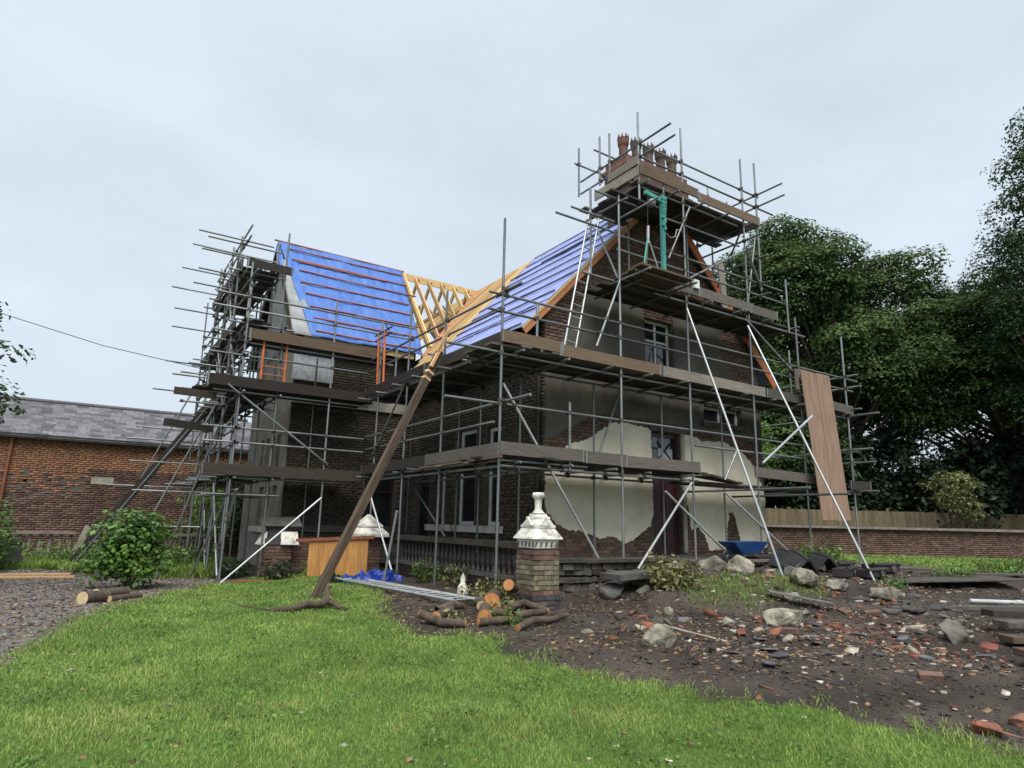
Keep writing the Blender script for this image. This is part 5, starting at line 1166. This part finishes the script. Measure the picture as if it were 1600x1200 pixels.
# ---------------------------------------------------------------- grass blades
def cam_visible(x,y,z,m=320):
    P=np.stack([x,y,z-1.6],1); zc=P@np.array(fw); px=800+F_PX*(P@np.array(r2))/zc; py=600-F_PX*(P@np.array(u2))/zc
    return (zc>.5)&(px>-m)&(px<1600+m)&(py<1200+m*2)&(py>0)
def blades(name,label,poly_fn,bbox,n,hmin,hmax,wid,mt_,dens,edge=.0,seed=1):
    st=np.random.default_rng(seed); x=st.uniform(bbox[0],bbox[1],n); y=st.uniform(bbox[2],bbox[3],n)
    sd_=poly_fn(np.stack([x,y],1))+.22*wob(x,y,2.2)+.1*wob(x,y,6.); D=np.hypot(x,y); keep=(sd_>edge)&(st.random(n)<dens(D)); x,y,D=x[keep],y[keep],D[keep]
    z=gz(x,y); v=cam_visible(x,y,z); x,y,z,D=x[v],y[v],z[v],D[v]; k=len(x)
    tuft=.55+.5*np.clip(.5+.5*wob(x,y,1.3)+.35*wob(y,x,5.2),0,1.2)
    h=st.uniform(hmin,hmax,k)*tuft; a=st.uniform(0,6.283,k); w=wid*st.uniform(.7,1.3,k)*np.clip(D/6,.75,3); ln=st.uniform(.2,1.1,k)*h; b=a+st.normal(0,.6,k)
    dx,dy=np.cos(a),np.sin(a); lx,ly=np.cos(b+1.57)*ln,np.sin(b+1.57)*ln
    V=np.zeros((k,5,3)); B=np.stack([x,y,z-.008],1)
    V[:,0]=B+np.stack([-dx*w,-dy*w,0*h],1); V[:,1]=B+np.stack([dx*w,dy*w,0*h],1)
    mid=B+np.stack([lx*.4,ly*.4,h*.62],1); V[:,2]=mid+np.stack([dx*w*.7,dy*w*.7,0*h],1); V[:,3]=mid+np.stack([-dx*w*.7,-dy*w*.7,0*h],1); V[:,4]=B+np.stack([lx,ly,h],1)
    i=(np.arange(k)*5)[:,None]; F=np.concatenate([i+np.array([0,1,2]),i+np.array([0,2,3]),i+np.array([3,2,4])],1).reshape(-1,3)
    t=np.clip(.5+.2*wob(x,y,.7)+.16*wob(y,x,2.6)+.2*st.normal(size=k),0,1); me=fastmesh(name,V.reshape(-1,3),F,mt_,tint=np.repeat(t,3))
    print(name,k); return put(name,me,kind='stuff',label=label,cat='grass')
blades('lawn_grass','short bright green mown lawn in the foreground',lambda P: sdist(P,LAWN),(-4,7,1.5,17),900000,.022,.062,.0033,'grass',lambda D: np.clip((5.5/D)**1.5,.1,1),edge=-.03)
blades('rough_grass','longer pale grass strip beyond the gravel drive',lambda P: sdist(P,BANDL),(-6,4.5,16,28),60000,.1,.3,.006,'grass_far',lambda D: D*0+1,seed=3)
blades('far_lawn_grass','bright lawn strip in front of the boundary wall',lambda P: sdist(P,FARR),(16,40,2,20),90000,.04,.09,.008,'grass',lambda D: D*0+1,seed=4)
blades('edge_grass','longer grass tufts along the ragged lawn edge',lambda P: .17-np.abs(sdist(P,LAWN)+.05),(-1,7,1.5,16),90000,.03,.09,.0033,'grass',lambda D: np.clip((6/D)**1.3,.15,1),seed=5)
# ---------------------------------------------------------------- stones, logs, boards and rubble on the ground
def rock_mesh(name,r,sq,seed,mt_,sub=3,rough=.28):
    """angular broken stone: hull of random points, edges chipped, then pitted"""
    st=np.random.default_rng(int(seed*101)+5); bm=bmesh.new()
    for _ in range(15):
        v=st.normal(size=3); v/=np.linalg.norm(v); bm.verts.new(v*st.uniform(.78,1.08))
    bmesh.ops.convex_hull(bm,input=bm.verts)
    bmesh.ops.bevel(bm,geom=bm.edges[:],offset=.07,segments=1,affect='EDGES',profile=.5)
    bmesh.ops.triangulate(bm,faces=bm.faces[:]); bmesh.ops.subdivide_edges(bm,edges=bm.edges[:],cuts=2,use_grid_fill=True)
    for v in bm.verts:
        p=v.co.copy(); p+=noise.noise_vector(p*2.2+Vector((seed,0,0)))*.09+noise.noise_vector(p*6.5+Vector((seed,0,3)))*.045
        v.co=Vector((p.x*sq[0],p.y*sq[1],p.z*sq[2]))*r
    bmesh.ops.recalc_face_normals(bm,faces=bm.faces[:])
    me=bpy.data.meshes.new(name); bm.to_mesh(me); bm.free(); me.materials.append(MATS[mt_]); return me
def rock(label,x,y,r,sq,seed,mt_,dz=0.,rot=0.,name='boulder',cat='stone',group='stones on the earth mound'):
    z=gz1(x,y); return put(name,rock_mesh(name,r*1.18,sq,seed,mt_),None,(x,y,z+r*sq[2]*.32+dz),(0,0,rot),None,label,cat,group)
mat('chip_lump',(.25,.095,.058),(.13,.06,.042),scale=9,rough=.95,bump=.6)
rock('large pale grey boulder lying alone on the dark soil near the lawn edge',5.95,5.78,.23,(1.15,.9,.8),1,'boulder')
rock('jagged stone just behind the large boulder',6.75,6.55,.15,(1.2,.8,.75),2,'boulder_grey'); rock('white topped stone left of the jagged stone behind the boulder',6.35,6.5,.12,(1.1,.8,.8),3,'boulder')
rock('pale triangular stone near the middle of the mound',7.3,6.9,.09,(.9,.7,1.1),4,'boulder')
rock('dark mossy block under the end of the stone slab',7.55,8.4,.22,(1,.95,.95),6.4,'stone_dark'); rock('round grey stone under the stone slab',7.9,8.0,.12,(1.2,.9,.7),6,'boulder_grey')
rock('whitish stone lump left of the wheelbarrow',10.3,8.55,.24,(1.5,.8,.8),7,'boulder'); rock('striped pale stone lump in front of the wheelbarrow',10.45,8.05,.25,(1.1,.9,.95),8,'boulder'); rock('flat pale stone below the wheelbarrow legs',10.95,7.75,.17,(1.5,.9,.7),9,'boulder'); rock('brownish stone right of the flat pale stone',11.3,7.6,.17,(1.1,.9,.85),10,'boulder_grey')
rock('large weathered pale stone below the black ridge tiles',10.6,6.9,.24,(1.1,.9,.95),11,'boulder'); rock('long pale stone right of the large weathered stone',11.35,6.75,.2,(1.6,.8,.7),12,'boulder')
rock('long cream boulder lying among the brick rubble',8.3,5.75,.24,(1.55,.8,.65),13,'boulder'); rock('small round white stone left of the long cream boulder',7.45,6.0,.085,(1,1,1),14,'boulder')
rock('pointed pale stone beside the grey plank',9.7,6.55,.12,(1.6,.7,.7),15,'boulder'); rock('big whitish stone at the right end of the mound',11.6,6.05,.24,(1.5,.8,.7),16,'boulder')
rock('grey green boulder at the right among slates',9.75,4.25,.2,(1.1,.85,1.0),17,'boulder_grey'); rock('pinkish broken stone beside the weathered stones',10.35,7.35,.12,(1.3,.8,.6),18,'terracotta')
rock('pink flat stone in dark soil below the slab',7.0,7.3,.09,(1.3,.9,.5),19,'terracotta'); rock('orange brick lump in the corner near the lawn at lower right',5.95,2.45,.12,(1.4,.95,.5),27,'chip_lump'); rock('dark red brick lump at the lower right corner',6.35,2.35,.1,(1.2,.9,.6),28,'terracotta')
rock('pale stone chunk in the soil left of the boulder',5.6,6.7,.06,(1.3,.9,.7),22,'boulder'); rock('greenish stone by the sheet of slate',9.2,6.0,.11,(1.2,.8,.6),23,'boulder_grey')
rock('white stone beside the terrace wall behind the plant',9.4,8.7,.12,(1.3,.9,.7),24,'boulder'); rock('small white stone on the terrace edge by the door',9.3,9.2,.08,(1.2,.8,.7),25,'boulder',dz=.1)
# stone slab bridging two blocks
sb=thing('stone_slab','dark rectangular stone slab resting on blocks below the terrace','slab',(8.05,8.35,gz1(8.05,8.35)+.02)); MB().box((0,0,.2),(1.15,.5,.09),Matrix.Rotation(-.03,3,'Y')).obj('slab','stone_dark',sb); MB().box((.3,.05,.07),(.4,.35,.18)).obj('block','stone_dark',sb)
# logs and branches
def log(label,pts,rs,cut0='cut_wood',cut1='cut_wood',name='log',cat='log',group='felled branches on the lawn edge',n=10):
    P0=Vector(pts[0]); o=thing(name,label,cat,P0,group=group); q=[Vector(p)-P0 for p in pts]; mb=MB().path(q,rs,n=n,cap=False); mb.obj('bark_stem','bark',o)
    for e,(a,b,r,c_) in enumerate(((q[0],q[1],rs[0],cut0),(q[-1],q[-2],rs[-1],cut1))):
        if c_ and r>.02:
            d=(a-b).normalized(); MB().tube(a-d*.01,a+d*.006,r*.98,n=n).obj('cut_face',c_,o)
    return o
def g_(x,y,h=0.): return (x,y,gz1(x,y)+h)
log('short thick log with orange cut face beside the pier weeds',[g_(5.35,8.6,.12),g_(5.62,8.98,.17)],[.13,.12]); log('orange ended log stub lying on the thick log',[g_(5.55,8.45,.36),g_(5.85,8.75,.33)],[.085,.075])
log('sawn log with a bright orange face in the middle of the branch pile',[g_(4.72,7.75,.1),g_(5.0,8.2,.1)],[.1,.09]); log('small sawn log with orange face left of the branch pile',[g_(4.1,7.95,.09),g_(4.5,8.3,.09)],[.07,.06])
log('crooked dark branch at the front of the branch pile',[g_(3.95,8.1,.12),g_(4.1,7.8,.06),g_(4.35,7.6,.05)],[.055,.06,.05])
log('long thin branch running right from the branch pile',[g_(4.85,7.15,.04),g_(5.15,7.25,.08),g_(5.5,7.3,.05),g_(5.9,7.5,.06)],[.045,.05,.04,.03])
log('bent grey branch below the thick log',[g_(5.3,8.15,.06),g_(5.6,8.1,.13),g_(5.85,7.85,.05)],[.06,.055,.04]); log('thin branch crossing the pile',[g_(4.5,7.55,.05),g_(4.8,7.5,.07),g_(5.1,7.6,.05)],[.05,.05,.04])
fb=log('forked fallen branch with one upturned pale stub on the lawn',[g_(2.45,9.8,.03),g_(2.72,9.72,.04),g_(2.95,9.75,.08),g_(3.14,9.72,.07),g_(3.28,9.78,.12)],[.03,.045,.055,.05,.06],None,'cut_pale')
MB().path([(.72,.0,.05),(.82,.02,.16),(.8,.05,.24),(.84,.06,.3)],[.05,.042,.04,.045],n=8).obj('side_branch','bark',fb); MB().tube((.84,.06,.3),(.842,.061,.31),.043,n=8).obj('cut_face','cut_pale',fb); MB().path([(.8,.0,.08),(.88,-.14,.06),(.9,-.26,.02),(.97,-.36,.0)],[.045,.04,.03,.025],n=7).obj('side_branch','bark',fb); MB().path([(0,0,0),(-.35,.1,.06),(-.55,.3,.12)],[.015,.01,.005],n=5).obj('twig','bark',fb)
log('two short pale logs beside the gravel drive, front one with cut end',[g_(.25,11.75,.09),g_(.55,12.05,.1)],[.1,.09],'cut_pale','cut_pale',group='logs beside the drive'); log('split pale log behind the short log beside the drive',[g_(.42,12.15,.11),g_(.85,12.55,.1)],[.09,.08],'cut_pale','cut_pale',group='logs beside the drive'); log('thin grey log beside the drive',[g_(.6,11.95,.05),g_(1.05,12.35,.05)],[.05,.05],'cut_pale','cut_pale',group='logs beside the drive')
for i,(x,y,a,l,r,lb) in enumerate(((4.6,8.5,.3,.5,.06,'dark short log behind the small sawn log'),(5.1,8.55,1.2,.45,.07,'dark short log under the thick log'),(5.4,7.7,.1,.55,.05,'short crooked log right of the bright orange face'),(5.0,7.9,2.4,.4,.05,'stubby log behind the bright orange face'),(5.9,8.2,.4,.5,.05,'short log against the foot of the pier'))):
    dx,dy=math.cos(a)*l/2,math.sin(a)*l/2; log(lb,[g_(x-dx,y-dy,r+.03),g_(x+.03,y,r+.06),g_(x+dx,y+dy,r+.03)],[r,r*1.05,r*.85],'cut_pale' if i%2 else None,None)
for i,(x,y) in enumerate(((4.35,8.0),(4.95,7.65),(5.5,8.3))): weed(['wilting pale leaves on the branch pile, left end','wilting pale leaves on the branch pile, middle','wilting pale leaves on the branch pile, by the pier'][i],x,y,.22,.3,16,.09,'leaf_lime' if i==1 else 'leaf_olive',90+i,name='cut_foliage',cat='foliage',group='wilting cut foliage')
# aluminium ladder on the ground, tarpaulin
ladder('ladder_on_ground','grey aluminium ladder lying flat on the ground below the balustrade',g_(4.75,13.3,.09),g_(5.25,9.2,.1),.4,17,'galv_bright',(1,.12,0),r=.028)
def crumple(name,label,x,y,sx,sy,h,mt_,seed,cat,n=34):
    z=gz1(x,y); V=[]
    for j in range(n):
        for i in range(n):
            u,v=i/(n-1)*2-1,j/(n-1)*2-1; e=max(0,1-max(abs(u),abs(v))**3); p=Vector((u*1.7+seed,v*1.7,seed)); a=abs(noise.noise(p*1.3))*1.1+abs(noise.noise(p*3.1))*.55+abs(noise.noise(p*7))*.2
            wx=.18*noise.noise(p*2+Vector((9,0,0)));wy=.18*noise.noise(p*2+Vector((0,9,0))); V.append(((u+wx)*sx,(v+wy)*sy,.01+h*a*e))
    mb=MB().add(V,[(j*n+i,j*n+i+1,(j+1)*n+i+1,(j+1)*n+i) for j in range(n-1) for i in range(n-1)],False); me=mb.mesh(name,mt_,fix=False); o=put(name,me,None,(x,y,z),(0,0,.4),None,label,cat)
    md=o.modifiers.new('t','SOLIDIFY'); md.thickness=.006; return o
crumple('tarpaulin','crumpled bright blue tarpaulin heaped on the grass by the balustrade',5.3,13.2,.62,.42,.34,'tarp_ground',2.3,'tarpaulin'); crumple('groundsheet','crumpled dark green sheet left of the blue tarpaulin heap',4.55,13.35,.32,.25,.26,'leaf_dark',5.1,'sheet')
# wheelbarrow
wbz=gz1(11.75,8.95); wb=thing('wheelbarrow','dark blue metal wheelbarrow standing on the rubble before the gable wall','wheelbarrow',(11.75,8.95,wbz),-.12); wb.scale=(.68,.68,.72)
def ring(x0,x1,y0,y1,z): return [(x0,y0,z),(x1,y0,z),(x1,y1,z),(x0,y1,z)]
a=ring(-.62,.62,-.36,.36,.62);b=ring(-.3,.42,-.22,.22,.3); a[0]=(-.72,-.34,.6);a[3]=(-.72,.34,.6)
mb=MB(); mb.add(a+b,[(4,5,6,7)]+[(i,(i+1)%4,4+(i+1)%4,4+i) for i in range(4)]); t_=mb.obj('tray','blue_paint',wb); md=t_.modifiers.new('t','SOLIDIFY'); md.thickness=.012; md=t_.modifiers.new('b','BEVEL'); md.width=.025; md.segments=3
MB().path([a[0],a[1],a[2],a[3],a[0]],.013,n=6).obj('rim','blue_paint',wb)
for s in(-1,1):
    MB().path([(-.72,s*.06,.2),(-.2,s*.2,.28),(.5,s*.26,.3),(1.05,s*.29,.42)],.018,n=7).obj('handle','black_iron',wb); MB().path([(.1,s*.22,.28),(.22,s*.26,.0),(.42,s*.26,.0),(.5,s*.24,.29)],.015,n=6).obj('leg','black_iron',wb); MB().tube((1.0,s*.285,.41),(1.13,s*.295,.44),.024,n=7).obj('grip','black_iron',wb)
wv=MB().lathe([(.1,-.035),(.17,-.045),(.2,-.02),(.2,.02),(.17,.045),(.1,.035)],n=18).obj('wheel','black_iron',wb,loc=(-.72,0,.2),rot=(math.pi/2,0,0)); MB().lathe([(.02,-.04),(.1,-.03),(.1,.03),(.02,.04)],n=14).obj('rim_disc','galv',wv)
# black ridge tiles
def ridge_tile(label,x,y,rz,tilt):
    o=thing('ridge_tile',label,'ridge tile',(x,y,gz1(x,y)+.0),rz,group='black ridge tiles'); 
    for s in(-1,1): MB().box((0,s*.15,.2),(.5,.36,.03),Matrix.Rotation(s*-.85,3,'X')).obj('wing',"black_clay",o)
    MB().tube((-.26,0,.35),(.26,0,.35),.035,n=8).obj('roll','black_clay',o); o.rotation_euler=(0,tilt,rz)
ridge_tile('upright black angled ridge tile nearest the wheelbarrow',11.75,7.75,1.2,-.35); ridge_tile('black angled ridge tile lying right of the upright one',12.55,7.75,1.05,-.1); ridge_tile('black ridge tile behind the upright one',11.85,8.05,1.15,-.2)
# purple glazed coping blocks
for i,(x,y,rz,lb) in enumerate(((12.3,7.15,.35,'long dark purple coping block below the ridge tiles'),(13.3,7.2,.1,'dark purple coping block with moulded end'),(14.0,7.35,-.1,'grey coping block at the end of the row'),(13.2,7.75,.2,'purple coping block at the back of the row'))):
    o=thing('coping_block',lb,'coping',g_(x,y),rz,group='coping blocks on the mound'); MB().box((0,0,.1),(.85,.26,.14)).obj('block','dark_terracotta',o); MB().tube((-.43,-.13,.17),(.43,-.13,.17),.04,n=8).obj('moulding','dark_terracotta',o); MB().tube((.2,-.12,.1),(.2,-.16,.1),.07,n=10).obj('roundel','stone_dark',o)
# boards, planks, pipe on the right
def plank(name,label,x,y,l,w,t,rz,mt_,dz=0.,pitch=0.,group=None,cat='board',roll=0.):
    o=put(name,MB().box((0,0,0),(l,w,t)).mesh(name,mt_),None,(x,y,gz1(x,y)+t/2+.02+dz),(roll,pitch,rz),None,label,cat,group); md=o.modifiers.new('b','BEVEL'); md.width=min(.006,t*.3); return o
plank('board_sheet','weathered grey board lying flat before the far lawn',15.3,8.1,2.4,1.1,.03,-.35,'board_grey',.05,.02); plank('board_sheet','warped weathered board lifted at its left end on the right of the mound',14.9,6.5,2.6,.85,.035,-.55,'board_grey',.1,-.035)
plank('board_sheet','thin board edge behind the drain pipe at the right',18.5,6.4,3.2,.3,.03,-.5,'board_grey',.02)
pp=thing('drain_pipe','pale grey drain pipe lying on the ground at right',"pipe",g_(13.2,5.45,.05)); q0=Vector(g_(13.2,5.45,.05)); q1=Vector(g_(16.5,3.7,.07)); MB().tube((0,0,0),q1-q0,.036,n=12).obj('pipe','plastic_grey',pp); MB().tube((q1-q0)*.23,(q1-q0)*.26,.045,n=12).obj('socket','plastic_grey',pp)
plank('drip_trough','dark wet gutter length lying in front of the drain pipe',12.6,5.2,3.4,.12,.07,-.46,'stone_dark',.0)
for i,(x,y,rz,dz,m_,lb) in enumerate(((10.5,3.38,-.58,.0,'old_timber','brown timber lowest in the stack at the right edge'),(10.75,3.55,-.5,.1,'board_grey','grey timber in the middle of the right edge stack'),(11.05,3.75,-.62,.2,'board_dark','dark timber on top of the right edge stack'),(9.45,2.85,-.6,.02,'old_timber','brown plank in front of the right edge timber stack'))): plank('timber',lb,x,y,1.35,.26,.08,rz,m_,dz,.0,'timbers stacked at the right edge','timber')
mat('wet_stone',(.13,.125,.12),(.065,.062,.06),scale=7,rough=.25,spec=.6,rand=.25,bump=.25)
for i in range(26):
    x,y=random.uniform(10.9,15.2),0; y=8.9-.28*x+random.uniform(-.55,.55)+ .0
    pts=[(math.cos(a)*random.uniform(.14,.3),math.sin(a)*random.uniform(.1,.2),0) for a in np.linspace(0,5.4,7)]
    put('paving_stone',MB().prism(pts,(0,0,.03)).mesh('paving_stone','wet_stone'),None,g_(x,y,-.005),(random.uniform(-.05,.05),random.uniform(-.05,.05),random.uniform(0,6)),None,'wet grey paving fragment lying flat near the drain pipe','paving','wet paving fragments')
plank('plank','lilac grey plank lying among stones on the mound',9.55,6.3,.95,.2,.03,-.75,'slate',.1,.16); plank('plank','pale wooden lath leaning on the large boulder',6.45,5.75,.6,.04,.02,-.9,'board_pale',.06,.18)
plank('plank','grey plank behind the ridge tiles',12.2,8.5,2.2,.3,.05,-.1,'board_grey',.05); plank('plank','brown board along the foot of the gable wall',13.8,9.2,3.0,.3,.05,.0,'board_dark',.02)
for i,(x,y,rz,lb) in enumerate(((-1.3,18.6,-.15,'long pale timber batten lying by the drive'),(-1.2,18.3,-.2,'second timber batten lying by the drive, closest to the gravel'))): plank('batten',lb,x,y,2.8,.06,.05,rz,'pine',.0,group='battens by the drive',cat='batten')
plank('plank','thin red brown plank in the grass by the left scaffold foot',3.45,15.2,1.0,.1,.04,.0,'rust_steel',.0)
cw=thing('white_ornament','small white stone fragment standing by the weeds below the balustrade','stone',g_(5.75,10.2)); MB().lathe([(.1,0),(.09,.12),(.04,.2),(.05,.26),(.0,.36)],n=8).obj('fragment','stone_white',cw)
# slates lying about: countable larger ones
SL=[(6.55,4.6),(7.05,4.35),(6.9,5.0),(7.7,4.9),(8.1,5.2),(8.9,5.1),(9.4,4.75),(8.5,4.05),(7.9,3.7),(9.2,3.7),(10.6,4.6),(11.2,5.0),(7.3,5.4),(6.2,4.9),(8.7,5.5),(10.2,5.2),(6.0,4.35),(7.4,4.0)]
svar=[]
for i in range(4):
    pts=[(math.cos(a)*random.uniform(.08,.16),math.sin(a)*random.uniform(.05,.09),0) for a in np.linspace(0,5.3,6)]; svar.append(MB().prism(pts,(0,0,.012)).mesh('broken_slate_%d'%i,'slate'))
SLL=['broken slate nearest the lawn edge, left of the rubble','broken slate at the front of the rubble, second from left','broken slate halfway between large boulder and lawn','broken slate below the long cream boulder','broken slate touching the long cream boulder','broken slate in the reddest brick patch','broken slate right of the reddest brick patch','broken slate in bare soil in front of the brick patch','broken slate closest to the lawn in the middle','broken slate left of the right edge timbers','broken slate in front of the wet paving','broken slate at the edge of the wet paving','broken slate right of the large boulder','broken slate just in front of the large boulder','broken slate behind the reddest brick patch','broken slate between grey green boulder and wet paving','broken slate between large boulder and lawn edge','broken slate in front of the brick rubble, near the lawn']
for i,(x,y) in enumerate(SL): put('broken_slate',svar[i%4],None,g_(x,y,.02),(random.uniform(-.15,.15),random.uniform(-.15,.15),random.uniform(0,6)),None,SLL[i],'slate','broken slates in the rubble')
BRK=[(8.75,4.5,'orange'),(9.05,4.9,'red'),(8.4,4.9,'red'),(9.5,5.2,'red'),(7.2,5.6,'orange'),(8.0,5.45,'red'),(9.9,5.8,'red'),(7.0,3.3,'red'),(8.9,5.35,'orange'),(10.3,5.6,'red')]
bm_r=MB().box((0,0,0),(.2,.1,.065)).mesh('loose_brick_red','brick_red_o'); bm_o=MB().box((0,0,0),(.15,.1,.065)).mesh('loose_brick_orange','chip_lump')
BKL=['orange brick half in front of the brick rubble','red brick in the middle of the brick rubble','red brick left of the brick rubble centre','red brick behind the brick rubble','orange brick half left of the long cream boulder','red brick in front of the long cream boulder','red brick right of the lilac plank','red brick lying alone in the soil near the lawn','orange brick half at the back of the brick rubble','red brick furthest right behind the rubble']
for (x,y,k),bl_ in zip(BRK,BKL): put('loose_brick',bm_r if k=='red' else bm_o,None,g_(x,y,.025),(random.uniform(-.4,.4),random.uniform(-.3,.3),random.uniform(0,3)),None,bl_,'brick','loose bricks in the rubble')
# uncountable rubble: chips of brick, slate, mortar, wood and dead leaves
def chips(name,label,cx,n,smin,smax,mats,seed,region,flat=.35,cat='rubble'):
    st=np.random.default_rng(seed); x=st.uniform(region[0],region[1],n); y=st.uniform(region[2],region[3],n)
    ok=cx(x,y,st); x,y=x[ok],y[ok]; z=gz(x,y); v=cam_visible(x,y,z); x,y,z=x[v],y[v],z[v]; k=len(x)
    s=np.exp(st.uniform(math.log(smin),math.log(smax),k)); base=st.normal(size=(k,8,3))*.16+np.array([(-1,-1,-1),(1,-1,-1),(1,1,-1),(-1,1,-1),(-1,-1,1),(1,-1,1),(1,1,1),(-1,1,1)])*.5
    base[...,0]*=st.uniform(.7,1.9,(k,1)); base[...,2]*=flat*st.uniform(.4,1.3,(k,1)); a=st.uniform(0,6.28,k)[:,None]; tl=st.normal(0,.25,k)[:,None]
    X=base[...,0]*np.cos(a)-base[...,1]*np.sin(a);Y=base[...,0]*np.sin(a)+base[...,1]*np.cos(a);Z=base[...,2]+X*tl
    V=np.stack([x[:,None]+X*s[:,None],y[:,None]+Y*s[:,None],z[:,None]+(Z+.12*flat)*s[:,None]],2).reshape(-1,3)
    Q=np.array([(3,2,1,0),(4,5,6,7),(0,1,5,4),(1,2,6,5),(2,3,7,6),(3,0,4,7)]); F=((np.arange(k)*8)[:,None,None]+Q).reshape(-1,4)
    me=fastmesh(name,V,F,mats,tint=np.repeat(st.random(k),6)); mi=np.repeat(st.integers(0,len(mats),k),6).astype(np.int32); me.polygons.foreach_set('material_index',mi); return put(name,me,kind='stuff',label=label,cat=cat)
mat('chip_brick',(.27,.095,.055),(.14,.06,.04),scale=20,rough=.9,attr='tint',rand=.4,hue=.015); mat('chip_mortar',(.46,.41,.33),(.24,.2,.15),scale=20,rough=.9,attr='tint',rand=.4); mat('chip_slate',(.15,.145,.15),(.075,.072,.078),scale=20,rough=.8,spec=.2,attr='tint',rand=.4); mat('chip_wood',(.27,.16,.085),(.14,.085,.05),scale=20,rough=.9,attr='tint',rand=.5,hue=.02); mat('chip_soil',(.08,.064,.052),(.04,.032,.027),scale=20,rough=.95,attr='tint',rand=.4); mat('chip_leaf',(.3,.2,.09),(.16,.1,.05),scale=20,rough=.8,attr='tint',rand=.5,hue=.03); mat('chip_gravel',(.24,.215,.195),(.11,.1,.095),scale=20,rough=.9,attr='tint',rand=.5)
def offlawn(x,y,m=-.02): return lawn_sd(np.stack([x,y],1))<m
def blob(x,y,cs):
    d=np.zeros(len(x))
    for cx_,cy_,r in cs: d=np.maximum(d,np.exp(-((x-cx_)**2+(y-cy_)**2)/r**2))
    return d
chips('brick_rubble','scattered red brick fragments on the right of the mound',lambda x,y,st: offlawn(x,y)&(st.random(len(x))<blob(x,y,[(9.0,5.0,.9),(8.0,5.3,.7),(9.6,5.5,.7),(6.6,6.3,.35),(8.9,4.2,.6),(11,6.6,.3),(9.3,8.9,.5),(7.6,5.8,.4)])*.9+.02),13000,.008,.06,['chip_brick','chip_soil','chip_mortar','chip_brick','chip_soil','chip_brick'],1,(5,13,2,10),.5)
chips('stone_rubble','scattered mortar, slate and stone fragments over the dark soil',lambda x,y,st: offlawn(x,y)&(st.random(len(x))<blob(x,y,[(8.5,5.2,1.7),(7.2,5.6,1.0),(10.5,5.2,1.4),(7,4.2,1.0),(10.5,7.5,1.2),(9,9,1.2),(13,7,1.6)])*.7+.05),24000,.007,.055,['chip_mortar','chip_slate','chip_soil','chip_wood','chip_soil','chip_wood'],2,(4.2,17,1.5,10),.4)
chips('wood_chips','wood chips and dead leaves round the cut logs and the boulder',lambda x,y,st: offlawn(x,y,.12)&(st.random(len(x))<blob(x,y,[(4.3,8.4,.9),(5.2,8.0,.9),(6.4,6.4,.8),(5.4,6.2,.8),(7.0,7.9,.7),(5.2,10.5,.9),(6.0,5.0,.7)])*.9+.03),34000,.008,.05,['chip_wood','chip_leaf','chip_soil','chip_wood','chip_soil'],3,(3,9,3,13),.16,'litter')
chips('soil_clods','small clods of dark soil over the mound',lambda x,y,st: offlawn(x,y)&(sdist(np.stack([x,y],1),PATH)<0),30000,.006,.024,['chip_soil'],4,(3.8,16,1.5,10),.6,'soil')
chips('drive_gravel','loose gravel and dead leaves on the drive',lambda x,y,st: (sdist(np.stack([x,y],1),PATH)>-.12)&(sdist(np.stack([x,y],1),LAWN)<.05),26000,.012,.045,['chip_gravel','chip_gravel','chip_wood','chip_soil','chip_gravel'],5,(-3,3.2,7.5,21),.5,'gravel')
chips('lawn_litter','dead leaves and twigs scattered on the lawn',lambda x,y,st: sdist(np.stack([x,y],1),LAWN)>.0,1500,.01,.05,['chip_leaf','chip_wood','chip_mortar','chip_soil'],6,(-2,6,3,14),.18,'litter')

blades('mound_grass','thin patchy grass growing on top of the earth mound',lambda P: sdist(P,MOSS)+.15,(7.5,12,6.2,8.4),9000,.03,.1,.0035,'grass_far',lambda D: D*0+.55,seed=7)

chips('broken_masonry','larger broken lumps of brick, mortar and stone among the rubble',lambda x,y,st: offlawn(x,y,-.25)&(st.random(len(x))<blob(x,y,[(8.6,5.2,1.3),(7.0,6.3,.8),(10.3,7.4,1.0),(9.6,4.6,1.0),(6.6,5.4,.6),(11.3,6.4,.8),(9.6,8.8,.8)])),620,.05,.15,['chip_mortar','chip_brick','chip_soil','chip_slate','chip_soil'],12,(5,14,2.5,10),.55)
# clover and broad-leaved weeds in the lawn
st=np.random.default_rng(77); n0=900; cx=st.uniform(-2,6,n0); cy=st.uniform(2.5,14,n0); ok=(sdist(np.stack([cx,cy],1),LAWN)>.1)&(st.random(n0)<np.clip(.5+.8*wob(cx,cy,1.1),0,1)); cx,cy=cx[ok],cy[ok]
k=22; X=(cx[:,None]+st.normal(0,.07,(len(cx),k))).ravel(); Y=(cy[:,None]+st.normal(0,.07,(len(cx),k))).ravel(); Z=gz(X,Y)+st.uniform(.01,.05,len(X))
put('lawn_weeds',leaves_mesh('lawn_weeds',np.stack([X,Y,Z],1),np.tile(np.array([[0,0,1.]]),(len(X),1)),.032,'leaf_shrub',flat=.35,aspect=.8),kind='stuff',label='small patches of clover and broad leaved weeds in the lawn',cat='weeds')
